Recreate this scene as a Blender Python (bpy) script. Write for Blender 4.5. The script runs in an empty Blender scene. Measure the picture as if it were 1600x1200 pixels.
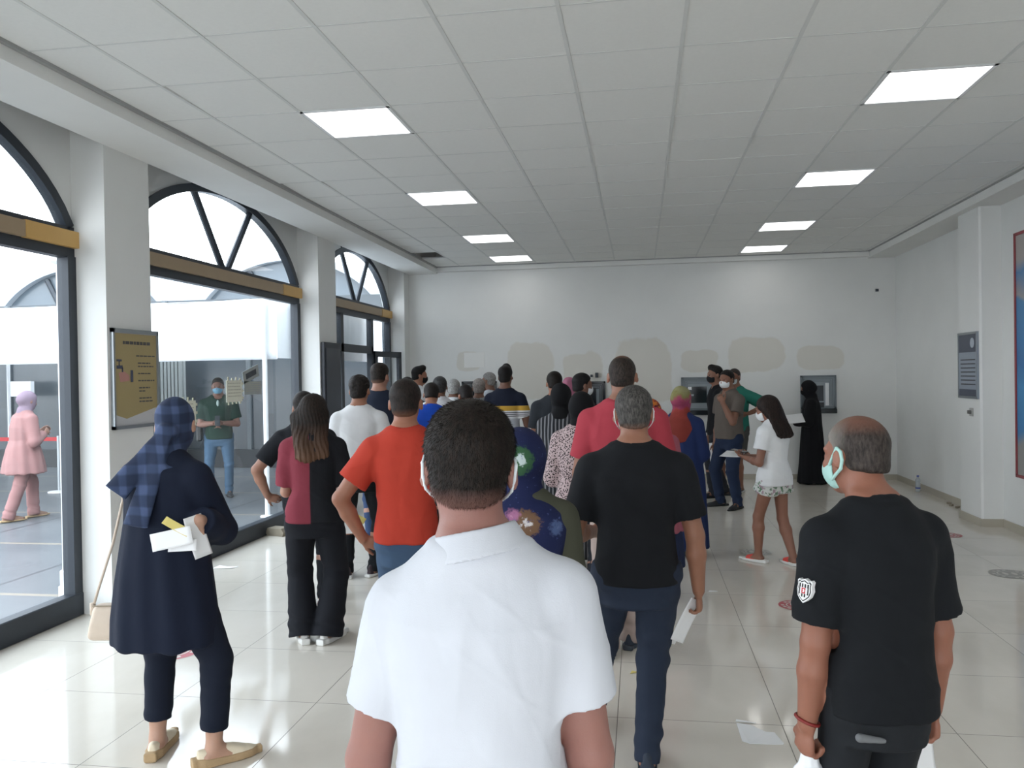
import bpy, math, random
import numpy as np
from mathutils import Vector, Matrix

# ------------------------------------------------------------------ camera
HC = 1.70
FPX, YAW, PITCH, ROLL = 1276.9, .155624, .0099085, -.01623
_cy, _sy = math.cos(YAW), math.sin(YAW)
_r = np.array([_cy, _sy, 0.]); _fw = np.array([-_sy, _cy, 0.]); _up = np.array([0, 0, 1.])
CF = _fw*math.cos(PITCH) - _up*math.sin(PITCH)
_u2 = _up*math.cos(PITCH) + _fw*math.sin(PITCH)
CR = _r*math.cos(ROLL) + _u2*math.sin(ROLL)
CU = _u2*math.cos(ROLL) - _r*math.sin(ROLL)
cam_d = bpy.data.cameras.new('camera')
cam = bpy.data.objects.new('camera', cam_d)
bpy.context.scene.collection.objects.link(cam)
cam_d.sensor_fit = 'HORIZONTAL'; cam_d.sensor_width = 36.0
cam_d.lens = 36.0*FPX/1600.0
cam_d.clip_start = .05; cam_d.clip_end = 300
cam.matrix_world = Matrix(((CR[0], CU[0], -CF[0], 0), (CR[1], CU[1], -CF[1], 0), (CR[2], CU[2], -CF[2], HC), (0, 0, 0, 1)))
bpy.context.scene.camera = cam

# ------------------------------------------------------------------ exposure and sky
sc = bpy.context.scene
sc.view_settings.view_transform = 'Standard'
sc.view_settings.look = 'None'
sc.view_settings.exposure = 0.10
sc.view_settings.gamma = 1.0
sc.view_settings.use_curve_mapping = False
SKY = 6.0
LAMP = 1.25
world = bpy.data.worlds.new('sky'); sc.world = world
world.use_nodes = True
wn_ = world.node_tree; wn_.nodes.clear()
_o = wn_.nodes.new('ShaderNodeOutputWorld'); _b = wn_.nodes.new('ShaderNodeBackground')
_tc = wn_.nodes.new('ShaderNodeTexCoord'); _sp = wn_.nodes.new('ShaderNodeSeparateXYZ'); _cr = wn_.nodes.new('ShaderNodeValToRGB')
wn_.links.new(_tc.outputs['Generated'], _sp.inputs[0]); wn_.links.new(_sp.outputs['Z'], _cr.inputs[0])
_cr.color_ramp.elements[0].position = 0.0; _cr.color_ramp.elements[0].color = (.93, .96, 1, 1)
_cr.color_ramp.elements[1].position = .8; _cr.color_ramp.elements[1].color = (.80, .90, 1, 1)
wn_.links.new(_cr.outputs[0], _b.inputs[0]); _b.inputs[1].default_value = SKY
wn_.links.new(_b.outputs[0], _o.inputs[0])
PI = math.pi
random.seed(5); RNG = np.random.default_rng(7)
Q = 1.0            # voxel size factor
COL = sc.collection

# ------------------------------------------------------------------ materials
def lin(c):
    if isinstance(c, str):
        c = [int(c[i:i+2], 16)/255 for i in (0, 2, 4)]
        c = [x/12.92 if x <= .04045 else ((x+.055)/1.055)**2.4 for x in c]
    return (c[0], c[1], c[2], 1.0)

class NT:
    def __init__(s, name):
        s.m = bpy.data.materials.new(name); s.m.use_nodes = True
        s.t = s.m.node_tree; s.t.nodes.clear()
        s.out = s.n('ShaderNodeOutputMaterial')
        s.p = s.n('ShaderNodeBsdfPrincipled'); s.l(s.p.outputs[0], s.out.inputs[0])
    def n(s, k, **kw):
        nd = s.t.nodes.new(k)
        for a, b in kw.items(): setattr(nd, a, b)
        return nd
    def l(s, a, b): s.t.links.new(a, b)
    def obj(s): return s.n('ShaderNodeTexCoord').outputs['Object']
    def geo(s): return s.n('ShaderNodeNewGeometry').outputs['Position']
    def noise(s, vec, scale, detail=3, rough=.5, stretch=None):
        if stretch:
            mp = s.n('ShaderNodeMapping'); mp.inputs['Scale'].default_value = stretch
            s.l(vec, mp.inputs[0]); vec = mp.outputs[0]
        nd = s.n('ShaderNodeTexNoise'); nd.inputs['Scale'].default_value = scale
        nd.inputs['Detail'].default_value = detail; nd.inputs['Roughness'].default_value = rough
        s.l(vec, nd.inputs['Vector']); return nd.outputs['Fac']
    def ramp(s, fac, stops, interp='LINEAR'):
        r = s.n('ShaderNodeValToRGB'); cr = r.color_ramp; cr.interpolation = interp
        while len(cr.elements) < len(stops): cr.elements.new(.5)
        for e, (p, c) in zip(cr.elements, stops):
            e.position = p; e.color = lin(c) if not isinstance(c, float) else (c, c, c, 1)
        s.l(fac, r.inputs[0]); return r.outputs[0]
    def math(s, op, a, b=None, c=None):
        nd = s.n('ShaderNodeMath', operation=op)
        for i, v in enumerate((a, b, c)):
            if v is None: continue
            if isinstance(v, (int, float)): nd.inputs[i].default_value = v
            else: s.l(v, nd.inputs[i])
        return nd.outputs[0]
    def mix(s, fac, a, b):
        nd = s.n('ShaderNodeMix', data_type='RGBA')
        if isinstance(fac, (int, float)): nd.inputs[0].default_value = fac
        else: s.l(fac, nd.inputs[0])
        for i, v in ((6, a), (7, b)):
            if isinstance(v, (tuple, list, str)): nd.inputs[i].default_value = lin(v)
            else: s.l(v, nd.inputs[i])
        return nd.outputs[2]
    def sep(s, vec):
        x = s.n('ShaderNodeSeparateXYZ'); s.l(vec, x.inputs[0]); return x.outputs
    def base(s, c):
        if isinstance(c, (tuple, list, str)): s.p.inputs['Base Color'].default_value = lin(c)
        else: s.l(c, s.p.inputs['Base Color'])
    def rough(s, r):
        if isinstance(r, (int, float)): s.p.inputs['Roughness'].default_value = r
        else: s.l(r, s.p.inputs['Roughness'])
    def bump(s, h, strength=.2, dist=.01):
        b = s.n('ShaderNodeBump'); b.inputs['Strength'].default_value = strength; b.inputs['Distance'].default_value = dist
        s.l(h, b.inputs['Height']); s.l(b.outputs[0], s.p.inputs['Normal'])

def plain(name, c, rough=.6, metal=0., var=.06, bump=.0, scale=8):
    m = NT(name); v = m.geo() if False else m.obj()
    n = m.noise(v, scale, 4)
    c0 = lin(c)
    a = [max(0, x*(1-var)) for x in c0[:3]]; b = [min(1, x*(1+var)) for x in c0[:3]]
    m.base(m.mix(n, a, b)); m.rough(rough); m.p.inputs['Metallic'].default_value = metal
    if bump: m.bump(m.noise(v, scale*6, 4), bump, .004)
    return m.m

_cache = {}
def cloth(c, rough=.85, fold=.35, name='fabric', sheen=.0):
    key = ('cloth', str(c), rough, fold)
    if key in _cache: return _cache[key]
    m = NT(name); v = m.obj(); c0 = lin(c)
    n = m.noise(v, 5, 5)
    m.base(m.mix(n, [x*.9 for x in c0[:3]], [min(1, x*1.08) for x in c0[:3]]))
    m.rough(rough); m.p.inputs['Specular IOR Level'].default_value = .25
    f1 = m.noise(v, 7, 3, .5, (1.0, 1.0, .45)); f2 = m.noise(v, 420, 2)
    h = m.math('ADD', m.math('MULTIPLY', f1, 1.0), m.math('MULTIPLY', f2, .02))
    m.bump(h, fold, .03)
    _cache[key] = m.m
    return m.m

def skin(c='b98468'):
    key = ('skin', c)
    if key in _cache: return _cache[key]
    m = NT('skin'); v = m.obj(); c0 = lin(c)
    n = m.noise(v, 9, 5); n2 = m.noise(v, 60, 3)
    a = m.mix(n, [c0[0]*.9, c0[1]*.84, c0[2]*.82], [min(1, c0[0]*1.08), c0[1]*1.1, c0[2]*1.1])
    m.base(m.mix(m.math('MULTIPLY', n2, .15), a, [c0[0]*.9, c0[1]*.6, c0[2]*.55]))
    m.rough(.52); m.p.inputs['Subsurface Weight'].default_value = .08
    m.p.inputs['Subsurface Radius'].default_value = (.02, .008, .004)
    m.p.inputs['Subsurface Scale'].default_value = .3
    m.bump(m.noise(v, 260, 3), .12, .003)
    _cache[key] = m.m
    return m.m

def hairmat(c='1d1715', c2=None, skinc='b98468', bald=None, fade=None, temple=None):
    key = ('hair', c, c2, skinc, str(bald), str(fade), temple)
    if key in _cache: return _cache[key]
    m = NT('hair'); v = m.obj()
    n = m.noise(v, 130, 4, .6, (1, 1, .35)); n1 = m.noise(v, 14, 3)
    c0 = lin(c); cc = lin(c2) if c2 else tuple(min(1, x*1.7) for x in c0[:3])
    col = m.mix(m.ramp(n, [(.35, 0.0), (.7, 1.0)]), [x*.75 for x in c0[:3]], cc[:3])
    if fade:       # short clipped hair near the nape lets the skin through
        z = m.sep(v)[2]
        f = m.ramp(m.math('ADD', z, m.math('MULTIPLY', n1, .03)), [(0, 1.0), (1, 0.0)])
        mr = m.n('ShaderNodeMapRange'); mr.inputs[1].default_value = fade[0]; mr.inputs[2].default_value = fade[1]
        mr.inputs[3].default_value = fade[2]; mr.inputs[4].default_value = 0
        m.l(m.math('ADD', z, m.math('MULTIPLY', m.math('SUBTRACT', n1, .5), .03)), mr.inputs[0])
        col = m.mix(mr.outputs[0], col, [x*.8 for x in lin(skinc)[:3]])
    if temple:
        y = m.sep(v)[1]; mr = m.n('ShaderNodeMapRange'); mr.inputs[1].default_value = -.04; mr.inputs[2].default_value = .03; mr.inputs[3].default_value = 0; mr.inputs[4].default_value = .8
        m.l(m.math('ADD', y, m.math('MULTIPLY', m.math('SUBTRACT', n1, .5), .04)), mr.inputs[0]); col = m.mix(mr.outputs[0], col, temple)
    if bald:
        d = m.n('ShaderNodeVectorMath', operation='DISTANCE'); m.l(v, d.inputs[0]); d.inputs[1].default_value = bald[0]
        mr = m.n('ShaderNodeMapRange'); mr.inputs[1].default_value = bald[1]; mr.inputs[2].default_value = bald[1]*.45
        mr.inputs[3].default_value = 0; mr.inputs[4].default_value = bald[2]
        m.l(m.math('ADD', d.outputs['Value'], m.math('MULTIPLY', m.math('SUBTRACT', n1, .5), .03)), mr.inputs[0])
        col = m.mix(mr.outputs[0], col, [x*.75 for x in lin(skinc)[:3]])
    m.base(col); m.rough(.6); m.p.inputs['Specular IOR Level'].default_value = .22
    m.bump(n, .3, .004)
    _cache[key] = m.m
    return m.m

# ------------------------------------------------------------------ object helpers
def tag(o, label=None, cat=None, group=None, kind=None):
    if label: o['label'] = label
    if cat: o['category'] = cat
    if group: o['group'] = group
    if kind: o['kind'] = kind
    return o
def empty(name, loc=(0, 0, 0), rz=0):
    o = bpy.data.objects.new(name, None); COL.objects.link(o)
    o.empty_display_size = .1; o.location = loc; o.rotation_euler = (0, 0, rz); return o
def mkmesh(name, V, F, mat, parent=None, smooth=False, loc=None, rot=None):
    me = bpy.data.meshes.new(name)
    me.from_pydata([tuple(v) for v in V], [], [tuple(f) for f in F]); me.update()
    if smooth: me.polygons.foreach_set('use_smooth', [True]*len(me.polygons))
    if isinstance(mat, (list, tuple)):
        for q in mat: me.materials.append(q)
    elif mat: me.materials.append(mat)
    o = bpy.data.objects.new(name, me); COL.objects.link(o)
    if parent: o.parent = parent
    if loc is not None: o.location = loc
    if rot is not None: o.rotation_euler = rot
    return o
class MB:
    def __init__(s): s.V = []; s.F = []
    def add(s, V, F):
        b = len(s.V); s.V += [tuple(v) for v in V]; s.F += [tuple(i+b for i in f) for f in F]; return s
    def box(s, x0, x1, y0, y1, z0, z1, M=None, ch=0):
        if ch <= 0:
            V = [(x0,y0,z0),(x1,y0,z0),(x1,y1,z0),(x0,y1,z0),(x0,y0,z1),(x1,y0,z1),(x1,y1,z1),(x0,y1,z1)]
            F = [(3,2,1,0),(4,5,6,7),(0,1,5,4),(1,2,6,5),(2,3,7,6),(3,0,4,7)]
        else:   # chamfered box
            import itertools
            V = []; idx = {}
            c = ch; B = ((x0, x1), (y0, y1), (z0, z1))
            for sgn in itertools.product((0, 1), repeat=3):
                for ax in range(3):
                    p = []
                    for k in range(3):
                        e = B[k][sgn[k]]
                        if k != ax: e += c if sgn[k] == 0 else -c
                        p.append(e)
                    idx[(sgn, ax)] = len(V); V.append(tuple(p))
            F = []
            for ax in range(3):
                o1, o2 = [k for k in range(3) if k != ax]
                for sg in (0, 1):
                    q = []
                    for a, b in ((0, 0), (1, 0), (1, 1), (0, 1)):
                        t = [0, 0, 0]; t[ax] = sg; t[o1] = a; t[o2] = b; q.append(idx[(tuple(t), ax)])
                    F.append(tuple(q))
                for a, b in ((0, 0), (1, 0), (1, 1), (0, 1)):   # edges parallel to ax
                    t0 = [0, 0, 0]; t0[o1] = a; t0[o2] = b; t1 = list(t0); t1[ax] = 1
                    F.append((idx[(tuple(t0), o1)], idx[(tuple(t1), o1)], idx[(tuple(t1), o2)], idx[(tuple(t0), o2)]))
            for sgn in itertools.product((0, 1), repeat=3):
                F.append(tuple(idx[(sgn, a)] for a in range(3)))
        if M is not None: V = [tuple(M @ Vector(v)) for v in V]
        return s.add(V, F)
    def tube(s, pts, r, n=10, cap=True):
        pts = [Vector(p) for p in pts]; rr = r if isinstance(r, (list, tuple)) else [r]*len(pts)
        rings = []; V = []
        ref = None
        for i, p in enumerate(pts):
            t = (pts[min(i+1, len(pts)-1)]-pts[max(i-1, 0)]).normalized()
            if ref is None: ref = Vector((0, 0, 1)) if abs(t.z) < .9 else Vector((1, 0, 0))
            a = t.cross(ref).normalized(); b = a.cross(t).normalized(); ref = b
            for k in range(n):
                q = 2*PI*k/n; V.append(p + a*math.cos(q)*rr[i] + b*math.sin(q)*rr[i])
        F = []
        for i in range(len(pts)-1):
            for k in range(n):
                F.append((i*n+k, i*n+(k+1) % n, (i+1)*n+(k+1) % n, (i+1)*n+k))
        if cap:
            F.append(tuple(range(n))[::-1]); F.append(tuple((len(pts)-1)*n+k for k in range(n)))
        return s.add(V, F)
    def lathe(s, prof, c=(0, 0), n=20):
        V = []; F = []
        for (r, z) in prof:
            for k in range(n): V.append((c[0]+r*math.cos(2*PI*k/n), c[1]+r*math.sin(2*PI*k/n), z))
        for i in range(len(prof)-1):
            for k in range(n): F.append((i*n+k, i*n+(k+1) % n, (i+1)*n+(k+1) % n, (i+1)*n+k))
        F.append(tuple(range(n))[::-1]); F.append(tuple((len(prof)-1)*n+k for k in range(n)))
        return s.add(V, F)
    def poly(s, pts, axis, a, b):
        """extrude a 2-D outline between a and b along axis (0:x 1:y 2:z)"""
        n = len(pts); V = []
        for t in (a, b):
            for p in pts:
                q = list(p); q.insert(axis, t); V.append(tuple(q))
        F = [tuple(range(n)), tuple(range(2*n-1, n-1, -1))]
        for k in range(n): F.append((k, n+k, n+(k+1) % n, (k+1) % n))
        return s.add(V, F)
    def build(s, name, mat, parent=None, smooth=False, fix=True, loc=None, rot=None):
        o = mkmesh(name, s.V, s.F, mat, parent, smooth, loc, rot)
        if fix:
            import bmesh
            bm = bmesh.new(); bm.from_mesh(o.data); bmesh.ops.recalc_face_normals(bm, faces=bm.faces); bm.to_mesh(o.data); bm.free()
        return o
def struct(o): o['kind'] = 'structure'; return o

# ------------------------------------------------------------------ signed distance modelling
def v3(*a): return np.array(a, float)
def unit(v): v = np.asarray(v, float); return v/max(1e-9, np.linalg.norm(v))
def smin(a, b, k):
    if k <= 0: return np.minimum(a, b)
    h = np.maximum(k-np.abs(a-b), 0)/k
    return np.minimum(a, b) - h*h*k*.25
def smax(a, b, k): return -smin(-a, -b, k)

class Cone:
    """tapered limb from a to b; optional flattened section (side vector, sx across, sy through)"""
    def __init__(s, a, b, ra, rb, k=.02, side=None, sx=1, sy=1, cut=None, mode='u', flat=False):
        s.flat = flat
        s.a, s.b, s.ra, s.rb, s.k, s.mode, s.cut = np.asarray(a, float), np.asarray(b, float), ra, rb, k, mode, cut
        s.ax = unit(s.b-s.a); s.L = max(1e-6, np.linalg.norm(s.b-s.a))
        s.side = None
        if side is not None:
            sd = np.asarray(side, float); sd = unit(sd - s.ax*(sd@s.ax)); s.side = sd; s.oth = np.cross(s.ax, sd); s.sx, s.sy = sx, sy
        m = max(ra, rb)*(max(sx, sy) if side is not None else 1)
        s.lo = np.minimum(s.a, s.b)-m; s.hi = np.maximum(s.a, s.b)+m
    def d(s, X, Y, Z):
        x, y, z = X-s.a[0], Y-s.a[1], Z-s.a[2]
        t = x*s.ax[0]+y*s.ax[1]+z*s.ax[2]
        tc = np.clip(t, 0, s.L); r = s.ra+(s.rb-s.ra)*tc/s.L
        if s.side is None:
            q2 = x*x+y*y+z*z - t*t + (t-tc)**2
            d = np.sqrt(np.maximum(q2, 0)) - r
        else:
            u = (x*s.side[0]+y*s.side[1]+z*s.side[2])/s.sx; w = (x*s.oth[0]+y*s.oth[1]+z*s.oth[2])/s.sy
            d = (np.sqrt(u*u+w*w+(t-tc)**2) - r)*min(s.sx, s.sy)
        if s.cut is not None: d = np.maximum(d, t-s.cut*s.L)
        if s.flat: d = np.maximum(d, np.maximum(-t, t-s.L))
        return d
class Ell:
    def __init__(s, c, r, R=None, k=.02, mode='u'):
        s.c, s.r, s.R, s.k, s.mode = np.asarray(c, float), np.asarray(r, float), R, k, mode
        m = max(r) if R is not None else s.r
        s.lo = s.c-m; s.hi = s.c+m
    def d(s, X, Y, Z):
        x, y, z = X-s.c[0], Y-s.c[1], Z-s.c[2]
        if s.R is not None:
            R = s.R; x, y, z = (x*R[0, 0]+y*R[1, 0]+z*R[2, 0], x*R[0, 1]+y*R[1, 1]+z*R[2, 1], x*R[0, 2]+y*R[1, 2]+z*R[2, 2])
        k0 = np.sqrt((x/s.r[0])**2+(y/s.r[1])**2+(z/s.r[2])**2)
        k1 = np.sqrt((x/s.r[0]**2)**2+(y/s.r[1]**2)**2+(z/s.r[2]**2)**2)
        return k0*(k0-1)/np.maximum(k1, 1e-6)
class Prof:
    """stack of super-ellipse sections over z: rows (z, half width, half depth, y centre[, x centre])"""
    def __init__(s, rows, n=2.3, k=.02, mode='u', yo=None):
        rows = sorted(rows); s.z = [r[0] for r in rows]; s.w = [r[1] for r in rows]; s.dp = [r[2] for r in rows]
        s.y = [r[3] if len(r) > 3 else 0 for r in rows]; s.x = [r[4] if len(r) > 4 else 0 for r in rows]
        s.n, s.k, s.mode = n, k, mode
        W, D = max(s.w), max(s.dp)
        s.lo = v3(min(s.x)-W, min(s.y)-D, s.z[0]); s.hi = v3(max(s.x)+W, max(s.y)+D, s.z[-1])
    def d(s, X, Y, Z):
        zz = Z.ravel(); sh = Z.shape
        g = lambda a: np.interp(zz, s.z, a).reshape(sh)
        w, dp, yc, xc = g(s.w), g(s.dp), g(s.y), g(s.x)
        q = (np.abs((X-xc)/w)**s.n+np.abs((Y-yc)/dp)**s.n)**(1/s.n)
        d = (q-1)*np.minimum(w, dp)*.92
        return smax(d, np.maximum(s.z[0]-Z, Z-s.z[-1]), .012)
class Clip:
    def __init__(s, p, n, k=0): s.p, s.n, s.mode, s.k = np.asarray(p, float), unit(n), 'c', k
    def d(s, X, Y, Z): return (X-s.p[0])*s.n[0]+(Y-s.p[1])*s.n[1]+(Z-s.p[2])*s.n[2]

def field(prims, h):
    un = [p for p in prims if p.mode == 'u']
    lo = np.min([p.lo for p in un], 0)-4*h; hi = np.max([p.hi for p in un], 0)+4*h
    n = np.ceil((hi-lo)/h).astype(int)+1
    ax = [lo[i]+h*np.arange(n[i]) for i in range(3)]
    D = np.full(n, 9., np.float32)
    for p in prims:
        if p.mode == 'c':
            D = smax(D, p.d(ax[0][:, None, None], ax[1][None, :, None], ax[2][None, None, :]).astype(np.float32), p.k); continue
        pad = p.k+3*h
        i0 = np.maximum(0, np.floor((p.lo-pad-lo)/h).astype(int)); i1 = np.minimum(n, np.ceil((p.hi+pad-lo)/h).astype(int)+1)
        if (i1 <= i0).any(): continue
        sl = tuple(slice(a, b) for a, b in zip(i0, i1))
        X = ax[0][sl[0]][:, None, None]; Y = ax[1][sl[1]][None, :, None]; Z = ax[2][sl[2]][None, None, :]
        d = p.d(X, Y, Z).astype(np.float32)
        D[sl] = smin(D[sl], d, p.k) if p.mode == 'u' else smax(D[sl], -d, p.k)
    return D, lo
def nets(D, lo, h):
    D[0] = D[-1] = 9; D[:, 0] = D[:, -1] = 9; D[:, :, 0] = D[:, :, -1] = 9
    I = D < 0
    c = np.zeros(tuple(s-1 for s in D.shape), np.int8)
    for a in (0, 1):
        for b in (0, 1):
            for e in (0, 1):
                c += I[a:D.shape[0]-1+a, b:D.shape[1]-1+b, e:D.shape[2]-1+e]
    act = (c > 0) & (c < 8)
    idx = np.argwhere(act)
    if len(idx) == 0: return np.zeros((0, 3)), np.zeros((0, 4), int)
    vid = np.full(c.shape, -1, np.int32); vid[act] = np.arange(len(idx))
    P = np.zeros((len(idx), 3)); cnt = np.zeros(len(idx))
    C = [(a, b, e) for a in (0, 1) for b in (0, 1) for e in (0, 1)]
    val = {q: D[idx[:, 0]+q[0], idx[:, 1]+q[1], idx[:, 2]+q[2]] for q in C}
    for q in C:
        for axx in range(3):
            if q[axx] == 0:
                q2 = list(q); q2[axx] = 1; q2 = tuple(q2)
                d0, d1 = val[q], val[q2]; m = (d0 < 0) != (d1 < 0)
                t = d0[m]/(d0[m]-d1[m])
                pt = np.tile(np.array(q, float), (m.sum(), 1)); pt[:, axx] += t
                P[m] += pt; cnt[m] += 1
    P = (idx + P/cnt[:, None])*h + lo
    F = []
    for axx in range(3):
        s0 = [slice(None)]*3; s1 = [slice(None)]*3
        s0[axx] = slice(0, -1); s1[axx] = slice(1, None)
        A, B = I[tuple(s0)], I[tuple(s1)]
        e = np.argwhere(A != B); inside = A[e[:, 0], e[:, 1], e[:, 2]]
        o1, o2 = [(1, 2), (2, 0), (0, 1)][axx]
        def cell(d1, d2):
            q = e.copy(); q[:, o1] -= d1; q[:, o2] -= d2; return vid[q[:, 0], q[:, 1], q[:, 2]]
        f = np.stack([cell(1, 1), cell(0, 1), cell(0, 0), cell(1, 0)], 1)
        f[~inside] = f[~inside][:, ::-1]
        F.append(f)
    return P, np.concatenate(F)
def vnormals(V, F):
    n = np.cross(V[F[:, 2]]-V[F[:, 0]], V[F[:, 3]]-V[F[:, 1]])
    N = np.zeros_like(V)
    for i in range(4): np.add.at(N, F[:, i], n)
    return N/np.maximum(1e-12, np.linalg.norm(N, axis=1))[:, None]
def sdf_mesh(name, prims, h, mat, parent=None, disp=None, relax=1, M=None):
    D, lo = field(prims, h*Q)
    return grid_mesh(name, D, lo, h*Q, mat, parent, disp, relax, M)
def grid_mesh(name, D, lo, h, mat, parent=None, disp=None, relax=1, M=None):
    V, F = nets(D, lo, h)
    for _ in range(relax):
        S = np.zeros_like(V); n = np.zeros(len(V))
        for i in range(4):
            np.add.at(S, F[:, i], V[F[:, (i+1) % 4]]); np.add.at(n, F[:, i], 1)
            np.add.at(S, F[:, i], V[F[:, (i-1) % 4]]); np.add.at(n, F[:, i], 1)
        V = V*.5 + S/np.maximum(n, 1)[:, None]*.5
    if disp is not None and len(V):
        N = vnormals(V, F); V = V+N*disp(V, N)[:, None]
    me = bpy.data.meshes.new(name)
    me.vertices.add(len(V)); me.vertices.foreach_set('co', V.astype(np.float32).ravel())
    me.loops.add(4*len(F)); me.loops.foreach_set('vertex_index', F.astype(np.int32).ravel())
    me.polygons.add(len(F)); me.polygons.foreach_set('loop_start', np.arange(0, 4*len(F), 4, dtype=np.int32))
    me.polygons.foreach_set('loop_total', np.full(len(F), 4, np.int32))
    me.polygons.foreach_set('use_smooth', np.ones(len(F), bool))
    me.update(calc_edges=True); me.validate()
    if mat: me.materials.append(mat)
    o = bpy.data.objects.new(name, me); COL.objects.link(o)
    if parent: o.parent = parent
    if M is not None: o.matrix_local = M
    return o
def fn_mesh(name, fn, lo, hi, h, mat, parent=None, M=None, disp=None, relax=1):
    h = h*Q; lo = np.asarray(lo, float)-3*h; hi = np.asarray(hi, float)+3*h
    n = np.ceil((hi-lo)/h).astype(int)+1
    X, Y, Z = [(lo[i]+h*np.arange(n[i])).reshape([-1 if j == i else 1 for j in range(3)]) for i in range(3)]
    D = np.broadcast_to(fn(X, Y, Z), tuple(n)).astype(np.float32).copy()
    return grid_mesh(name, D, lo, h, mat, parent, disp, relax, M)
def ell(X, Y, Z, c, r):
    x, y, z = X-c[0], Y-c[1], Z-c[2]
    k0 = np.sqrt((x/r[0])**2+(y/r[1])**2+(z/r[2])**2); k1 = np.sqrt((x/r[0]**2)**2+(y/r[1]**2)**2+(z/r[2]**2)**2)
    return k0*(k0-1)/np.maximum(k1, 1e-6)

# ------------------------------------------------------------------ the room
XG, XC, XO = -4.10, -3.833, -4.17
ZC, ZS = 3.53, 3.43           # tiled ceiling, plaster soffit
YB, YR = 13.36, -4.0          # back wall, rear wall
XR, XP, XR2 = 3.90, 3.60, 3.82
T = .6335; GX, GY = -2.277, 5.323
TF = .785

def wall_material(name, c, stains=None):
    m = NT(name); v = m.geo()
    n = m.noise(v, 1.3, 5, .6); n2 = m.noise(v, 60, 3)
    col = m.mix(m.ramp(n, [(.3, 0.0), (.75, 1.0)]), [x*.94 for x in lin(c)[:3]], lin(c)[:3])
    if stains:
        nn = m.n('ShaderNodeTexNoise'); nn.inputs['Scale'].default_value = 3.2; nn.inputs['Detail'].default_value = 3; m.l(v, nn.inputs['Vector'])
        xyz = m.sep(v)
        tot = None
        for (x0, z0, x1, z1) in stains:
            cx, cz, rx, rz = (x0+x1)/2, (z0+z1)/2, abs(x1-x0)/2, abs(z1-z0)/2
            ax_ = m.math('ABSOLUTE', m.math('DIVIDE', m.math('SUBTRACT', xyz[0], cx), rx))
            az_ = m.math('ABSOLUTE', m.math('DIVIDE', m.math('SUBTRACT', xyz[2], cz), rz))
            d = m.math('POWER', m.math('ADD', m.math('POWER', ax_, 3.5), m.math('POWER', az_, 3.5)), .3)
            d = m.math('ADD', d, m.math('MULTIPLY', m.math('SUBTRACT', nn.outputs['Fac'], .5), .55))
            mr = m.n('ShaderNodeMapRange'); mr.inputs[1].default_value = 1.04; mr.inputs[2].default_value = .96; mr.inputs[3].default_value = 0; mr.inputs[4].default_value = 1
            m.l(d, mr.inputs[0]); tot = mr.outputs[0] if tot is None else m.math('MAXIMUM', tot, mr.outputs[0])
        col = m.mix(m.math('MULTIPLY', tot, .42), col, 'c3bbaa')
    m.base(col); m.rough(.75); m.bump(n2, .05, .003)
    return m.m
M_wall = wall_material('white_wall_paint', 'dcdddb')
M_back = wall_material('patched_wall_paint', 'dcdddb', [(-2.158, 2.25, -1.372, 1.3), (-1.25, 2.08, -.6, 1.35), (-.40, 2.28, .50, 1.2), (.632, 2.07, 1.226, 1.72), (1.38, 2.25, 2.24, 1.70), (2.45, 2.09, 3.15, 1.71), (-3.02, 2.12, -2.6, 1.8)])
M_plaster = wall_material('white_plaster', 'e2e2df')
M_dark = plain('dark_anthracite_metal', '2e343c', .45, .2)
M_black = plain('black_plastic', '15171a', .5)
M_white = plain('white_metal', 'e6e8ea', .45)
M_chrome = plain('brushed_steel', '9aa0a4', .35, .7)

def floor_material():
    m = NT('polished_floor_tile'); v = m.geo(); s = m.sep(v)
    fx = m.math('FRACT', m.math('DIVIDE', m.math('SUBTRACT', s[0], -.135-TF*20), TF))
    fy = m.math('FRACT', m.math('DIVIDE', m.math('SUBTRACT', s[1], 4.06-TF*20), TF))
    ex = m.math('ABSOLUTE', m.math('SUBTRACT', fx, .5)); ey = m.math('ABSOLUTE', m.math('SUBTRACT', fy, .5))
    e = m.math('MAXIMUM', ex, ey)
    g = m.math('GREATER_THAN', e, .5-.0026)
    ix = m.math('FLOOR', m.math('DIVIDE', m.math('SUBTRACT', s[0], -.135-TF*20), TF))
    iy = m.math('FLOOR', m.math('DIVIDE', m.math('SUBTRACT', s[1], 4.06-TF*20), TF))
    cv = m.n('ShaderNodeCombineXYZ'); m.l(ix, cv.inputs[0]); m.l(iy, cv.inputs[1])
    wnz = m.n('ShaderNodeTexWhiteNoise'); m.l(cv.outputs[0], wnz.inputs['Vector'])
    off = m.n('ShaderNodeVectorMath', operation='MULTIPLY_ADD'); m.l(wnz.outputs['Color'], off.inputs[0]); off.inputs[1].default_value = (9, 9, 9); m.l(v, off.inputs[2])
    n = m.noise(off.outputs[0], 1.6, 5, .55, (1, .5, 1)); n2 = m.noise(v, 5, 4)
    a = m.ramp(n, [(.25, 'd6d0c5'), (.5, 'dcd6cc'), (.72, 'd0cabf')])
    a = m.mix(m.math('MULTIPLY', n2, .25), a, 'c6bfb2')
    col = m.mix(g, a, '6a645c')
    m.base(col)
    rr = m.math('ADD', m.math('MULTIPLY', m.noise(v, 2.2, 4), .10), .035)
    m.rough(m.math('ADD', rr, m.math('MULTIPLY', g, .4)))
    m.p.inputs['IOR'].default_value = 1.55
    m.bump(m.noise(v, 1.1, 2), .015, .02)
    return m.m
M_floor = floor_material()
struct(MB().box(XG-.02, XR+.2, YR, YB+.2, -.12, 0).build('floor', M_floor))

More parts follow.
